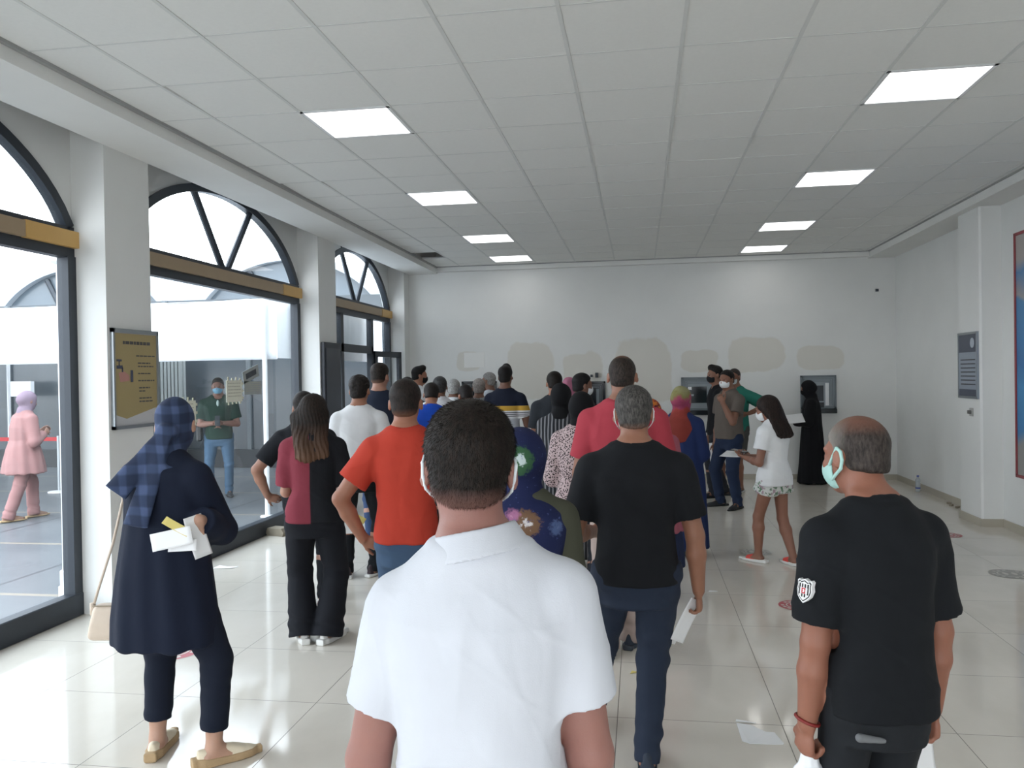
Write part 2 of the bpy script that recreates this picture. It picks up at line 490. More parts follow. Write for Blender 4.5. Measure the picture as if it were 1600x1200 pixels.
# tiled ceiling: every tile a quad a millimetre or two out of level, with a light grid below it
M_tile = plain('ceiling_tile', 'e3e3e0', .85, 0, .03, .15, 40)
M_grid = plain('ceiling_grid_white', 'd2d3d1', .6)
lights = [(0, 0), (0, 4), (0, 8), (0, 11), (6, 0), (6, 4), (6, 8), (6, 11), (0, -4), (6, -4), (0, -8), (6, -8), (0, -12), (6, -12)]
hole = (-2, 10)
CX0, CX1 = -3.33, 3.50; CY1 = 13.25
mb = MB(); dk = MB(); edge = MB()
for i in range(-2, 10):
    for j in range(-15, 13):
        if (i, j) in lights or (i, j) == hole: continue
        x0, x1 = max(CX0, GX+i*T), min(CX1, GX+(i+1)*T); y0, y1 = max(YR, GY+j*T), min(CY1, GY+(j+1)*T)
        if x1-x0 < .02 or y1-y0 < .02: continue
        z = [ZC+random.uniform(0, .0015) for _ in range(4)]
        if (i, j) in ((4, 1), (5, 2), (-1, -1), (-1, 3), (-2, 3)): z[0] += .012; z[1] += .008
        mb.add([(x0, y0, z[0]), (x1, y0, z[1]), (x1, y1, z[2]), (x0, y1, z[3])], [(3, 2, 1, 0)])
struct(mb.build('ceiling', M_tile, fix=False))
gb = MB()
for i in range(-1, 10):
    x = GX+i*T
    if CX0 < x < CX1: gb.box(x-.011, x+.011, YR, CY1, ZC-.003, ZC+.03)
for j in range(-14, 13):
    y = GY+j*T
    if YR < y < CY1: gb.box(CX0, CX1, y-.006, y+.006, ZC-.0015, ZC+.02)
struct(gb.build('ceiling_grid', M_grid))
# plaster soffits round the tiles
sb = MB()
sb.box(XC, CX0, YR, YB, ZS, ZC+.32); sb.box(CX1, XR+.02, YR, YB, ZS, ZC+.32); sb.box(CX0, CX1, CY1, YB+.02, ZS+.02, ZC+.32)
struct(sb.build('ceiling_soffit', M_plaster))
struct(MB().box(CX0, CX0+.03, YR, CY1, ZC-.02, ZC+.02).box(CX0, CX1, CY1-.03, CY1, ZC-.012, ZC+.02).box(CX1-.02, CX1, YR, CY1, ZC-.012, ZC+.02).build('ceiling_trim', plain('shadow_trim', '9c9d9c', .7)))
# slab above, closing the void
struct(MB().box(XO, XR+.3, YR-.2, YB+.3, ZC+.40, ZC+.55).build('ceiling_slab', plain('void_concrete', '3a3c40', .9)))

# left wall: piers and arched bays
bays = [(-2.15, 1.38, 'window_3'), (1.95, 5.43, 'window_1'), (5.98, 9.43, 'window_2'), (10.0, 13.08, 'door_1')]
piers = [(YR, -2.15), (1.38, 1.95), (5.43, 5.98), (9.43, 10.0), (13.08, YB)]
wb = MB()
for a, b in piers: wb.box(XO, XC, a, b, 0, ZC+.4)
struct(wb.build('wall_left', M_wall))
ASP, AB = 2.5, 1.11
def arch_z(y, yc, hw):
    a = hw*1.055
    return ASP+AB*math.sqrt(max(0, 1-((y-yc)/a)**2))
sp = MB()
for y0, y1, nm in bays:
    yc, hw = (y0+y1)/2, (y1-y0)/2; N = 40
    for k in range(N):
        ya, yb = y0+(y1-y0)*k/N, y0+(y1-y0)*(k+1)/N
        za, zb = arch_z(ya, yc, hw), arch_z(yb, yc, hw)
        V = [(XG-.10, ya, za), (XG-.10, yb, zb), (XG-.10, yb, ZC+.4), (XG-.10, ya, ZC+.4), (XG+.0, ya, za), (XG+.0, yb, zb), (XG+.0, yb, ZC+.4), (XG+.0, ya, ZC+.4)]
        sp.add(V, [(0, 3, 2, 1), (4, 5, 6, 7), (0, 1, 5, 4), (2, 3, 7, 6)])
struct(sp.build('wall_left_spandrel', M_wall, fix=False))
# right wall with its pier
struct(MB().box(XR, XR+.2, 9.9, YB, 0, ZC+.4).build('wall_right', M_wall))
struct(MB().box(XP, XR+.2, 9.42, 10.02, 0, ZC+.4, ch=.02).build('wall_right_pier', M_wall))
struct(MB().box(XR2, XR+.2, YR, 9.45, 0, ZC+.4).build('wall_right_near', M_wall))
struct(MB().box(XO, XR+.2, YB, YB+.2, 0, ZC+.4).build('wall_back', M_back))
# rear wall (behind the photographer) with a wide opening to the forecourt
struct(MB().box(XO, -3.5, YR-.2, YR, 0, ZC+.4).box(3.3, XR+.2, YR-.2, YR, 0, ZC+.4).box(-3.5, 3.3, YR-.2, YR, 2.4, ZC+.4).build('wall_rear', M_wall))
# skirting
M_skirt = plain('skirting_tile', 'a8a294', .35)
struct(MB().box(XC+.001, XR, YB-.012, YB, 0, .085).build('baseboard_back', M_skirt))
struct(MB().box(XR-.012, XR, 10.0, YB, 0, .085).build('baseboard_right', M_skirt))
struct(MB().box(XP-.012, XP, 9.42, 10.03, 0, .085).box(XP-.012, XR2, 9.408, 9.42, 0, .085).box(XR2-.012, XR2, YR, 9.42, 0, .085).build('baseboard_pier', M_skirt))

# ------------------------------------------------------------------ glazing
def glass_material():
    m = NT('window_glass'); t = m.t
    tr = m.n('ShaderNodeBsdfTransparent'); tr.inputs[0].default_value = (.93, .96, .97, 1)
    gl = m.n('ShaderNodeBsdfGlossy'); gl.inputs['Roughness'].default_value = .02
    df = m.n('ShaderNodeBsdfDiffuse'); df.inputs[0].default_value = (.75, .82, .86, 1)  # pale diffuse film stands in for veiling glare over the panes
    lw = m.n('ShaderNodeLayerWeight'); lw.inputs[0].default_value = .5
    fr = m.math('ADD', m.math('MULTIPLY', m.math('POWER', lw.outputs['Facing'], 5.0), .7), .03)
    mx = m.n('ShaderNodeMixShader'); m.l(fr, mx.inputs[0]); m.l(tr.outputs[0], mx.inputs[1]); m.l(gl.outputs[0], mx.inputs[2])
    m2 = m.n('ShaderNodeMixShader'); n = m.noise(m.geo(), 2.5, 5, .65)
    m.l(m.math('ADD', m.math('MULTIPLY', m.ramp(n, [(.45, 0.0), (.8, 1.0)]), .05), .055), m2.inputs[0])
    m.l(mx.outputs[0], m2.inputs[1]); m.l(df.outputs[0], m2.inputs[2]); m.l(m2.outputs[0], m.out.inputs[0])
    return m.m
M_glass = glass_material()
M_gold = plain('tan_band', '9a866c', .45, .1, .05); M_gold2 = plain('light_tan_band', 'c79f5c', .5, .0, .05)
def arch_frame(mb, yc, hw, w, x0, x1):
    N = 40; lo_ = 2.80
    P = []
    for k in range(N+1):
        y = yc-hw+2*hw*k/N; z = arch_z(y, yc, hw)
        P.append((y, z))
    P = [p for p in P]
    # inner curve pushed in along the normal
    I = []
    for k, (y, z) in enumerate(P):
        a, b = P[max(k-1, 0)], P[min(k+1, N)]
        n = unit((b[1]-a[1], -(b[0]-a[0])))
        I.append((y+n[0]*w, z+n[1]*w))
    for k in range(N):
        q = [P[k], P[k+1], I[k+1], I[k]]
        V = [(x0, *a) for a in q]+[(x1, *a) for a in q]
        mb.add(V, [(0, 1, 2, 3), (7, 6, 5, 4), (0, 4, 5, 1), (3, 2, 6, 7), (1, 5, 6, 2), (0, 3, 7, 4)])
for y0, y1, nm in bays:
    root = empty(nm, (0, 0, 0)); struct(root)
    yc, hw = (y0+y1)/2, (y1-y0)/2
    fb = MB(); x0, x1 = XG-.06, XG+.02
    arch_frame(fb, yc, hw, .075, x0, x1)
    fb.box(x0, x1, y0, y1, 2.79, 2.835); fb.box(x0, x1, y0, y1, 2.61, 2.69)
    for s in (-1, 1):      # the V mullions of the fanlight
        ya, za, yb_, zb_ = yc+s*.055, 2.83, yc+s*.61, 3.56
        w = .032
        fb.tube([(XG-.02, ya, za), (XG-.02, yb_, zb_)], .034, 8)
    fb.box(x0, x1+.01, y0, y0+.085, 0, 2.62); fb.box(x0, x1+.01, y1-.085, y1, 0, 2.62)
    if nm != 'door_1': fb.box(x0, x1+.02, y0, y1, 0, .165, ch=.006)
    struct(fb.build('frame', M_dark, root))
    xb = MB().box(XG+.01, XG+.055, y0-.0, y1-.52, 2.685, 2.795); struct(xb.build('band', M_gold, root))
    xb = MB().box(XG+.01, XG+.06, y1-.52, y1+.02 if nm != 'door_1' else y1, 2.682, 2.80); struct(xb.build('band_end', M_gold2, root))
    if nm != 'door_1':
        g = mkmesh('glass', [(XG-.02, y0, .1), (XG-.02, y1, .1), (XG-.02, y1, 2.65), (XG-.02, y0, 2.65)], [(0, 1, 2, 3)], M_glass, root); struct(g)
    # fan light glass
    N = 30; V = [(XG-.02, y0, 2.8), (XG-.02, y1, 2.8)]; F = []
    pts = [(XG-.02, y0+(y1-y0)*k/N, arch_z(y0+(y1-y0)*k/N, yc, hw)) for k in range(N+1)]
    g = mkmesh('fanlight_glass', [(XG-.02, y0, 2.8)]+pts+[(XG-.02, y1, 2.8)], [tuple(range(N+3))], M_glass, root); struct(g)
# bay three: door set
dr = bpy.data.objects['door_1']
fb = MB(); x0, x1 = XG-.06, XG+.02
for yy in (10.87, 12.16): fb.box(x0, x1, yy-.05, yy+.05, 0, 2.62)
fb.box(x0, x1, 10.0, 12.2, 2.08, 2.19)
fb.box(x0, x1, 10.08, 10.9, .0, .12)
struct(fb.build('door_frame', M_dark, dr))
for a, b in ((10.08, 10.82), (10.92, 12.11), (12.21, 13.0)):
    struct(mkmesh('glass', [(XG-.02, a, 2.19), (XG-.02, b, 2.19), (XG-.02, b, 2.62), (XG-.02, a, 2.62)], [(0, 1, 2, 3)], M_glass, dr))
struct(mkmesh('glass', [(XG-.02, 10.08, .12), (XG-.02, 10.82, .12), (XG-.02, 10.82, 2.1), (XG-.02, 10.08, 2.1)], [(0, 1, 2, 3)], M_glass, dr))
def door_leaf(p0, p1, h=2.12):
    p0, p1 = Vector((*p0, 0)), Vector((*p1, 0)); L = (p1-p0).length; ang = math.atan2((p1-p0).y, (p1-p0).x)
    M = Matrix.Translation(p0) @ Matrix.Rotation(ang, 4, 'Z')
    r = empty('door_leaf'); r.parent = dr; struct(r)
    f = MB().box(0, .085, -.025, .025, .02, h, M).box(L-.085, L, -.025, .025, .02, h, M).box(0, L, -.025, .025, h-.09, h, M).box(0, L, -.025, .025, .02, .25, M)
    struct(f.build('leaf_frame', M_dark, r))
    V = [M @ Vector(q) for q in ((.08, 0, .24), (L-.08, 0, .24), (L-.08, 0, h-.08), (.08, 0, h-.08))]
    struct(mkmesh('leaf_glass', V, [(0, 1, 2, 3)], M_glass, r))
    hm = MB().tube([M @ Vector((L-.11, -.06, .95)), M @ Vector((L-.11, -.06, 1.35))], .012, 8).tube([M @ Vector((L-.11, -.06, 1.0)), M @ Vector((L-.11, 0, 1.0))], .008, 6).tube([M @ Vector((L-.11, -.06, 1.3)), M @ Vector((L-.11, 0, 1.3))], .008, 6)
    struct(hm.build('door_handle', M_chrome, r))
door_leaf((XG+.02, 12.21), (-3.89, 12.99))
door_leaf((XG-.03, 10.93), (XG-.75, 11.25))

# ------------------------------------------------------------------ ceiling lights
def emit(name, c, s):
    m = NT(name); e = m.n('ShaderNodeEmission'); e.inputs[0].default_value = lin(c); e.inputs[1].default_value = s
    m.l(e.outputs[0], m.out.inputs[0]); return m.m
M_lamp = emit('lamp_diffuser', (1, .99, .97), LAMP*2.6)
places = {(0, 0): 'nearest lit square panel in the left row of the ceiling', (0, 4): 'second lit square panel of the left row, above the queue', (0, 8): 'third lit square panel of the left row, nearer the back wall', (0, 11): 'farthest lit square panel of the left row by the back wall',
          (6, 0): 'nearest and largest lit square panel of the right row', (6, 4): 'second lit square panel of the right ceiling row', (6, 8): 'third lit square panel of the right ceiling row', (6, 11): 'farthest lit panel of the right row by the back wall'}
for (i, j) in lights:
    x0, y0 = GX+i*T, GY+j*T
    if y0 < YR or y0+T > CY1+.02: continue
    r = empty('ceiling_light', (x0+T/2, y0+T/2, ZC)); h = T/2
    if (i, j) not in places: places[(i, j)] = 'lit square ceiling panel of the %s row, %s behind the camera' % ('left' if i == 0 else 'right', {-4: 'first', -8: 'second', -12: 'third'}[j])
    tag(r, places[(i, j)], 'ceiling light', 'square ceiling lights')
    f = MB()
    for (a, b, c, d) in ((-h, -h+.022, -h, h), (h-.022, h, -h, h), (-h, h, -h, -h+.024), (-h, h, h-.024, h)): f.box(a, b, c, d, -.006, .03)
    f.build('frame', M_white, r)
    g = MB().box(-h+.02, h-.02, -h+.022, h-.022, -.001, .02); g.build('diffuser', M_lamp, r)

# ------------------------------------------------------------------ outside
def ground_material():
    m = NT('grey_forecourt_paving'); v = m.geo(); s = m.sep(v)
    n = m.noise(v, .9, 6, .6); n2 = m.noise(v, 30, 4)
    c = m.ramp(n, [(.3, '5d6165'), (.7, '717477')])
    c = m.mix(m.math('MULTIPLY', n2, .3), c, '55585c')
    fy = m.math('ABSOLUTE', m.math('SUBTRACT', m.math('FRACT', m.math('DIVIDE', m.math('ADD', s[1], 40-7.9+.95), 1.9)), .5))
    g1 = m.math('LESS_THAN', fy, .016)
    fx = m.math('ABSOLUTE', m.math('SUBTRACT', m.math('FRACT', m.math('DIVIDE', m.math('ADD', s[0], 40+5.3+.95), 1.9)), .5))
    g2 = m.math('LESS_THAN', fx, .011)
    c = m.mix(g2, c, '4b4e52'); c = m.mix(g1, c, '8f8678')
    m.base(c); m.rough(.35); return m.m
struct(MB().box(-60, XG-.02, -14, 60, -.15, -.005).build('ground_outside', ground_material()))
struct(MB().box(XG-.02, 14, -14, YR, -.15, -.005).build('ground_rear', ground_material()))

def drain_pipe(x, y, label, top=4.0):
    r = empty('drain_pipe', (x, y, 0)); tag(r, label, 'drain pipe', 'white drain pipes on the facade')
    MB().tube([(0, 0, .0), (0, 0, top)], .045, 16).build('pipe', M_white, r, True, False)
    MB().lathe([(.075, 0), (.075, .12), (.055, .13)], n=16).build('foot', M_white, r)
    MB().lathe([(.062, .13), (.062, .24), (.046, .25)], n=16).build('shoe', M_white, r)
    for z in (2.62, 2.84):
        MB().lathe([(.05, z), (.09 if z < 2.8 else .11, z+.02), (.09 if z < 2.8 else .11, z+.2), (.06, z+.215)], n=16).build('collar', M_white, r)
drain_pipe(-4.42, 5.74, 'white drain pipe outside the nearest arched window')
drain_pipe(-4.33, 9.97, 'white drain pipe outside the second arched window')

M_tent = NT('white_tent_canvas')
_v = M_tent.obj(); _n = M_tent.noise(_v, 1.4, 3, .5, (1, 1, .4))
M_tent.base('eef1f5'); M_tent.rough(.7); M_tent.bump(_n, .8, .12)
M_tent.p.inputs['Transmission Weight'].default_value = 0
M_tent = M_tent.m
tent = empty('tent', (-4.46, 9.6, 0)); tag(tent, 'white canvas awning tent with a long front valance outside the windows', 'tent')
def valance(xa, xb, za, zb, y, name='valance'):
    N = 120; K = 8; V = []; F = []
    for i in range(N+1):
        for k in range(K+1):
            u = i/N; t = k/K; x = xa+(xb-xa)*u
            off = .03*math.sin(x*2.3)*t+.02*math.sin(x*5.1+1)*t+.012*math.sin(x*9+2)
            sag = -.03*math.sin(u*PI*4)**2*t if t > .5 else 0
            V.append((x, y+off, za+(zb-za)*t+sag))
    for i in range(N):
        for k in range(K): a = i*(K+1)+k; F.append((a, a+K+1, a+K+2, a+1))
    o = mkmesh(name, V, F, M_tent, tent, True)
    sm = o.modifiers.new('thickness', 'SOLIDIFY'); sm.thickness = .006
    return o
valance(0.0, -9.6, 1.955, 2.715, 0)
o = valance(0.0, -.0001, 1.955, 2.7, 0, 'side_valance'); bpy.data.objects.remove(o)
o = MB().box(-.004, .004, 0, 4.2, 1.97, 2.7).build('side_valance', M_tent, tent)
# roof of the tent: shallow pitched canvas
rv = [(0, 0, 2.7), (-9.6, 0, 2.7), (-9.6, 4.2, 2.7), (0, 4.2, 2.7), (-1, 2.1, 2.86), (-8.6, 2.1, 2.86)]
o = mkmesh('roof', rv, [(0, 4, 5, 1), (0, 3, 4), (1, 5, 2), (3, 2, 5, 4)], M_tent, tent); o.modifiers.new('thickness', 'SOLIDIFY').thickness = .006
for (x, y) in ((-.14, -.05), (-4.7, 4.1), (-9.4, 4.1), (-7.6, 4.5), (-.14, 4.15)):
    MB().tube([(x, y, 0), (x, y, 2.7)], .03, 12).lathe([(.09, 0), (.09, .012), (.035, .02)], (x, y)).build('leg', M_white, tent)
M_shop = plain('dark_shop_front', '3d454b', .25, .0, .2, 0, 1.5)
M_shutter = plain('grey_shutter', '8b908f', .6)
shop = empty('shop_front', (-4.4, 15.0, 0)); tag(shop, 'dark glazed shop front across the forecourt under the tent', 'shop front')
MB().box(-16, .4, 0, .3, 0, 3.3).build('wall', M_shop, shop)
for k in range(9):
    MB().box(-1.4-k*1.75-.04, -1.4-k*1.75+.04, -.06, 0, 0, 3.3).build('post', plain('grey_post', '5b6266', .5) if k == 0 else bpy.data.materials['grey_post'], shop)
MB().box(-16, .4, -.08, -.001, 0, .35).build('plinth', plain('dark_plinth', '2b2f33', .6), shop)
sm_ = MB()
for k in range(9): sm_.box(-4.95+k*.075, -4.95+k*.075+.05, -.5, -.44, 0, 2.4)
sm_.box(-4.98, -4.27, -.45, -.38, 0, 2.4)
sm_.build('shutter', M_shutter, shop)
MB().box(-8.1, -7.6, -.4, -.3, 1.45, 1.75).build('notice_board', M_white, shop)
# vaulted hall behind
hall = empty('vaulted_building', (-8, 24, 0)); tag(hall, 'vaulted arcade building with dark arched gables and pale rims beyond the tent', 'building')
M_rim = plain('pale_rim', 'aab2ba', .5); M_gable = plain('gable_glass', '59646d', .2, .0, .12, 0, .8)
MB().box(-14, 6, 0, 6, 0, 2.9).build('wall', plain('grey_render', '8c9296', .8), hall)
for cx in (-9.9, -2.8, 4.2):
    P = [(cx+3.3*math.cos(a), 2.75+2.65*math.sin(a)) for a in np.linspace(0, PI, 33)]
    MB().poly(P, 1, .25, 6).build('gable', M_gable, hall)
    P2 = [(cx+3.5*math.cos(a), 2.75+2.85*math.sin(a)) for a in np.linspace(0, PI, 33)]
    mbx = MB()
    for k in range(32):
        q = [P2[k], P2[k+1], P[k+1], P[k]]
        V = [(a, 0, b) for a, b in q]+[(a, 6.2, b) for a, b in q]
        mbx.add(V, [(0, 1, 2, 3), (7, 6, 5, 4), (0, 4, 5, 1), (3, 2, 6, 7)])
    mbx.build('rim', M_rim, hall)
    rb = MB()
    for s in (-1, 1): rb.tube([(cx+s*.1, .2, 2.8), (cx+s*1.3, .2, 5.1)], .09, 6)
    rb.box(cx-3.2, cx+3.2, .1, .26, 3.9, 4.0); rb.build('gable_bars', M_dark, hall)
# barrier post and red tape
br = empty('barrier_post', (-8.98, 11.5, 0)); tag(br, 'grey queue barrier post with a red tape outside', 'barrier')
MB().tube([(0, 0, 0), (0, 0, .88)], .03, 12).build('post', M_chrome, br)
MB().lathe([(.17, 0), (.17, .015), (.04, .03)]).build('base', M_white, br)
MB().box(-3.2, -.03, -.003, .003, .80, .86).build('tape', plain('red_tape', 'c02a30', .6), br)

# ------------------------------------------------------------------ wall things
def slab_words(mb, x0, x1, z, h, seed, plane):
    """a line of small unreadable print built as word-length strokes"""
    rd = random.Random(seed); x = x0
    while x < x1-.01:
        w = rd.uniform(.018, .05); w = min(w, x1-x)
        plane(mb, x, x+w, z, z+h); x += w+.008
# hygiene poster on the first pier
P = empty('poster_frame', (XC, 5.745, 0)); tag(P, 'yellow hygiene notice in a thin grey snap frame on the near white pier', 'poster')
MB().box(.0, .018, -.275, .275, 1.36, 2.09).build('backing', plain('poster_white', 'b9babd', .5), P)
fr = MB()
for (a, b, c, d) in ((-.285, .285, 2.07, 2.10), (-.285, .285, 1.35, 1.375), (-.285, -.265, 1.35, 2.10), (.265, .285, 1.35, 2.10)): fr.box(.0, .028, a, b, c, d)
fr.build('frame', M_chrome, P)
# ochre sheet with a pointed foot
MB().poly([(-.262, 2.065), (.262, 2.065), (.262, 1.50), (-.13, 1.425), (-.262, 1.46)], 0, .018, .0195).build('printed_sheet', plain('ochre_print', '9c8c62', .5, 0, .12, 0, 2), P)
t = MB(); pl = lambda mb, a, b, c, d: mb.box(.0195, .0205, a, b, c, d)
slab_words(t, -.16, .18, 1.985, .024, 1, pl)
for k, (a, b, z) in enumerate(((.0, .24, 1.895), (.02, .18, 1.84), (.02, .22, 1.815), (.02, .18, 1.76), (.02, .23, 1.705), (.03, .17, 1.65), (.03, .12, 1.625), (.03, .2, 1.57), (.03, .2, 1.545))): slab_words(t, a, b, z, .010, 5+k, pl)
t.build('lettering', plain('dark_print', '4b4a4c', .6), P)
t = MB()
t.box(.0195, .021, -.24, -.18, 1.855, 1.87).box(.0195, .021, -.215, -.205, 1.82, 1.86).box(.0195, .021, -.24, -.17, 1.80, 1.825).box(.0195, .021, -.18, -.165, 1.775, 1.81)
MB().box(.0195, .021, -.075, -.045, 1.70, 1.79).build('bottle_drawing', plain('navy_print2', '3a3f55', .6), P)
t.build('tap_drawing', plain('navy_print', '3a3f55', .6), P)
t = MB().poly([(-.22, 1.77), (-.15, 1.78), (-.09, 1.75), (-.09, 1.71), (-.2, 1.70)], 0, .0195, .0208); t.build('hands_drawing', plain('pink_print', 'b08078', .6), P)
# small framed notice on the right pier
P = empty('notice_frame', (XP, 9.72, 0)); tag(P, 'small grey framed notice on the right white pier above the socket', 'notice')
MB().box(-.015, 0, -.25, .25, 1.38, 2.09).build('backing', plain('notice_pale', '8b94a0', .4, 0, .15, 0, 3), P)
fr = MB()
for (a, b, c, d) in ((-.26, .26, 2.075, 2.10), (-.26, .26, 1.37, 1.395), (-.265, -.245, 1.37, 2.10), (.245, .265, 1.37, 2.10)): fr.box(-.025, 0, a, b, c, d)
fr.build('frame', M_chrome, P)
MB().box(-.0165, -.015, -.245, .245, 1.88, 2.075).build('dark_header', plain('slate_print', '4a4f5c', .5), P)
MB().box(-.0165, -.015, -.245, .245, 1.395, 1.47).build('dark_footer', bpy.data.materials['slate_print'], P)
t = MB(); pl = lambda mb, a, b, c, d: mb.box(-.0175, -.015, a, b, c, d)
for k in range(7): slab_words(t, -.2, .2, 1.52+k*.045, .012, 30+k, pl)
t.build('lettering', bpy.data.materials['dark_print'], P)
MB().poly([(-.13+.055*math.cos(a), 1.98+.055*math.sin(a)) for a in np.linspace(0, 2*PI, 20)[:-1]], 0, -.019, -.0165).build('round_mark', plain('pale_mark', 'aab2bc', .5), P)
P = empty('wall_socket', (XP, 9.66, 1.22)); tag(P, 'small grey wall socket with a plug under the framed notice', 'socket')
MB().box(-.012, 0, -.045, .045, -.045, .045, ch=.003).build('plate', plain('socket_grey', 'a9a9a6', .5), P)
MB().box(-.04, -.012, -.02, .03, -.02, .02, ch=.004).build('plug', plain('plug_grey', '5d5c5a', .5), P)
# large picture board on the near right wall, cut by the frame edge
P = empty('picture_board', (XR2, 8.05, 0)); tag(P, 'large blue picture board with a thin red frame on the right wall', 'picture')
def pic_mat():
    m = NT('blue_picture'); v = m.obj(); s = m.sep(v)
    z = m.math('ADD', s[2], m.math('MULTIPLY', m.noise(v, 2.2, 3), .35))
    c = m.ramp(m.math('MULTIPLY', z, .33), [(0, '8e8b86'), (.36, '8a8a88'), (.40, '2f78ad'), (.55, '3a86b8'), (.62, '2d6da4'), (.84, '3f7fae'), (.86, '9a9390'), (.93, '3d78a8'), (.98, '9b9592')])
    m.base(c); m.rough(.35); return m.m
MB().box(-.02, 0, -1.0, 1.0, .6, 3.05).build('panel', pic_mat(), P)
fr = MB()
for (a, b, c, d) in ((-1.02, 1.02, 3.04, 3.07), (-1.02, 1.02, .58, .61), (-1.02, -.99, .58, 3.07), (.99, 1.02, .58, 3.07)): fr.box(-.03, 0, a, b, c, d)
fr.build('frame', plain('red_frame', '8c3a40', .5), P)
# dark board on the second pier
P = empty('service_panel', (XC, 9.72, 0)); tag(P, 'tall dark panel fixed to the second white pier beside the door', 'panel')
MB().box(0.002, .05, -.26, .27, .05, 2.15, ch=.006).build('board', plain('navy_panel', '20252e', .5), P)
MB().box(.05, .056, -.22, .26, 1.1, 2.08).build('inset', plain('navy_panel_inset', '272d38', .4), P)
# cash machines set in the back wall
def cash_machine(x0, x1, z0, z1, label, style):
    xc = (x0+x1)/2; P = empty('cash_machine', (xc, YB, 0)); tag(P, label, 'cash machine', 'cash machines in the back wall'); w = (x1-x0)/2
    A = plain('machine_grey', '6d757a', .4, .3) if 'machine_grey' not in bpy.data.materials else bpy.data.materials['machine_grey']
    B = plain('machine_pale_grey', '8c9499', .4, .3) if 'machine_pale_grey' not in bpy.data.materials else bpy.data.materials['machine_pale_grey']
    S = plain('machine_screen', '1c2226', .15) if 'machine_screen' not in bpy.data.materials else bpy.data.materials['machine_screen']
    f = MB(); t = .035
    for (a, b, c, d) in ((-w, w, z1-t, z1), (-w, w, z0, z0+t), (-w, -w+t, z0, z1), (w-t, w, z0, z1)): f.box(a, b, -.05, -.002, c, d, ch=.004)
    f.build('surround', A if style != 'dark' else S, P)
    MB().box(-w+t, w-t, -.02, -.002, z0+t, z1-t).build('fascia', B if style != 'dark' else S, P)
    for k in range(3):
        g = .05+k*.022; f = MB()
        for (a, b, c, d) in ((-w+g, w-g, z1-g-.008, z1-g), (-w+g, -w+g+.008, z0+g, z1-g), (w-g-.008, w-g, z0+g, z1-g)): f.box(a, b, -.03+k*.003, -.02, c, d)
        f.build('moulding', A, P)
    MB().box(-w, w, -.09, -.002, z0-.07, z0, ch=.006).build('ledge', S, P)
    if style == 'wide':
        MB().box(-w*.72, w*.22, -.026, -.02, z0+.12, z1-.15, ch=.002).build('screen', S, P)
        MB().box(-w*.68, -w*.5, -.03, -.026, z1-.20, z1-.155).build('sticker', M_white, P)
        MB().box(-w*.6, -w*.4, -.03, -.026, z1-.30, z1-.27).build('card_slot', B, P)
        MB().box(w*.35, w*.7, -.03, -.02, z0+.12, z0+.25, ch=.003).build('keypad', A, P)
    else:
        MB().box(-w*.45, w*.3, -.026, -.02, z0+.12, z1-.16, ch=.002).build('screen', S, P)
        MB().box(w*.4, w*.6, -.03, -.02, z0+.05, z1-.12, ch=.003).build('side_light', M_white if style == 'tall' else A, P)
        MB().box(-w*.4, w*.3, -.06, -.02, z0+.02, z0+.10, ch=.004).build('keypad', S, P)
cash_machine(.646, 1.30, 1.10, 1.632, 'grey cash machine with a wide dark screen and white sticker, left of the two men', 'wide')
cash_machine(2.475, 3.008, 1.11, 1.632, 'grey cash machine in the back wall behind the woman in black', 'tall')
cash_machine(-2.94, -2.35, 1.08, 1.62, 'dark cash machine at the left of the back wall behind the queue', 'dark')
cash_machine(-1.05, -.56, 1.08, 1.59, 'dark cash machine at the middle of the back wall behind masked heads', 'dark')
# small things on the back wall
P = empty('wall_camera', (-.74, YB, 1.68)); tag(P, 'pair of small dark fittings on the back wall above a cash machine', 'wall fitting')
MB().box(-.06, -.02, -.05, 0, -.02, .02, ch=.004).build('fitting', M_dark, P); MB().box(.02, .07, -.06, 0, -.03, .05, ch=.004).build('fitting', M_dark, P)
P = empty('wall_hook', (3.63, YB, 2.93)); tag(P, 'tiny dark hook high on the back wall near the right corner', 'hook')
MB().box(-.02, .02, -.03, 0, -.02, .02).build('hook', M_dark, P)
o = MB().box(-3.1+.2, -3.1+.55, YB-.006, YB, 1.85, 2.1, ch=.002).build('cover_plate', M_plaster); tag(o, 'square white cover plate on the back wall left of the stains', 'cover plate')

# papers taped to the glass of the second window
M_cream = plain('cream_paper', 'd8d8c8', .8, 0, .05); M_paper = plain('white_paper', 'e8e9ea', .75, 0, .04); M_tape = plain('packing_tape', 'c8c6ae', .4)
def glass_sheet(y0, y1, z0, z1, label, mat, tabs=True, lines=True, rot=0, extra=None, xoff=0):
    P = empty('taped_notice', (XG+.0-.012+xoff, (y0+y1)/2, (z0+z1)/2)); P.rotation_euler = (rot, 0, 0); tag(P, label, 'notice', 'notices taped to the window glass')
    w, h = (y1-y0)/2, (z1-z0)/2
    MB().box(0, .003, -w, w, -h, h).build('sheet', mat, P)
    if tabs:
        rd = random.Random(int(y0*100)); t = MB()
        for k in range(4):
            yy = -w+2*w*(k+.5)/4; t.box(-.001, .002, yy-.012, yy+.012, h-.01, h+.02+rd.random()*.02); t.box(-.001, .002, yy-.012, yy+.012, -h-.015-rd.random()*.02, -h+.01)
        for k in range(3):
            zz = -h+2*h*(k+.5)/3; t.box(-.001, .002, w-.01, w+.03, zz-.012, zz+.014)
        t.build('tape', M_tape, P)
    if lines:
        t = MB(); pl = lambda mb, a, b, c, d: mb.box(.003, .0036, a, b, c, d)
        for k in range(5): slab_words(t, -w*.8, w*.8, h*.7-k*h*.3, .008, int(z0*100)+k, pl)
        t.build('lettering', plain('faint_print', 'a9a998', .7) if 'faint_print' not in bpy.data.materials else bpy.data.materials['faint_print'], P)
    return P
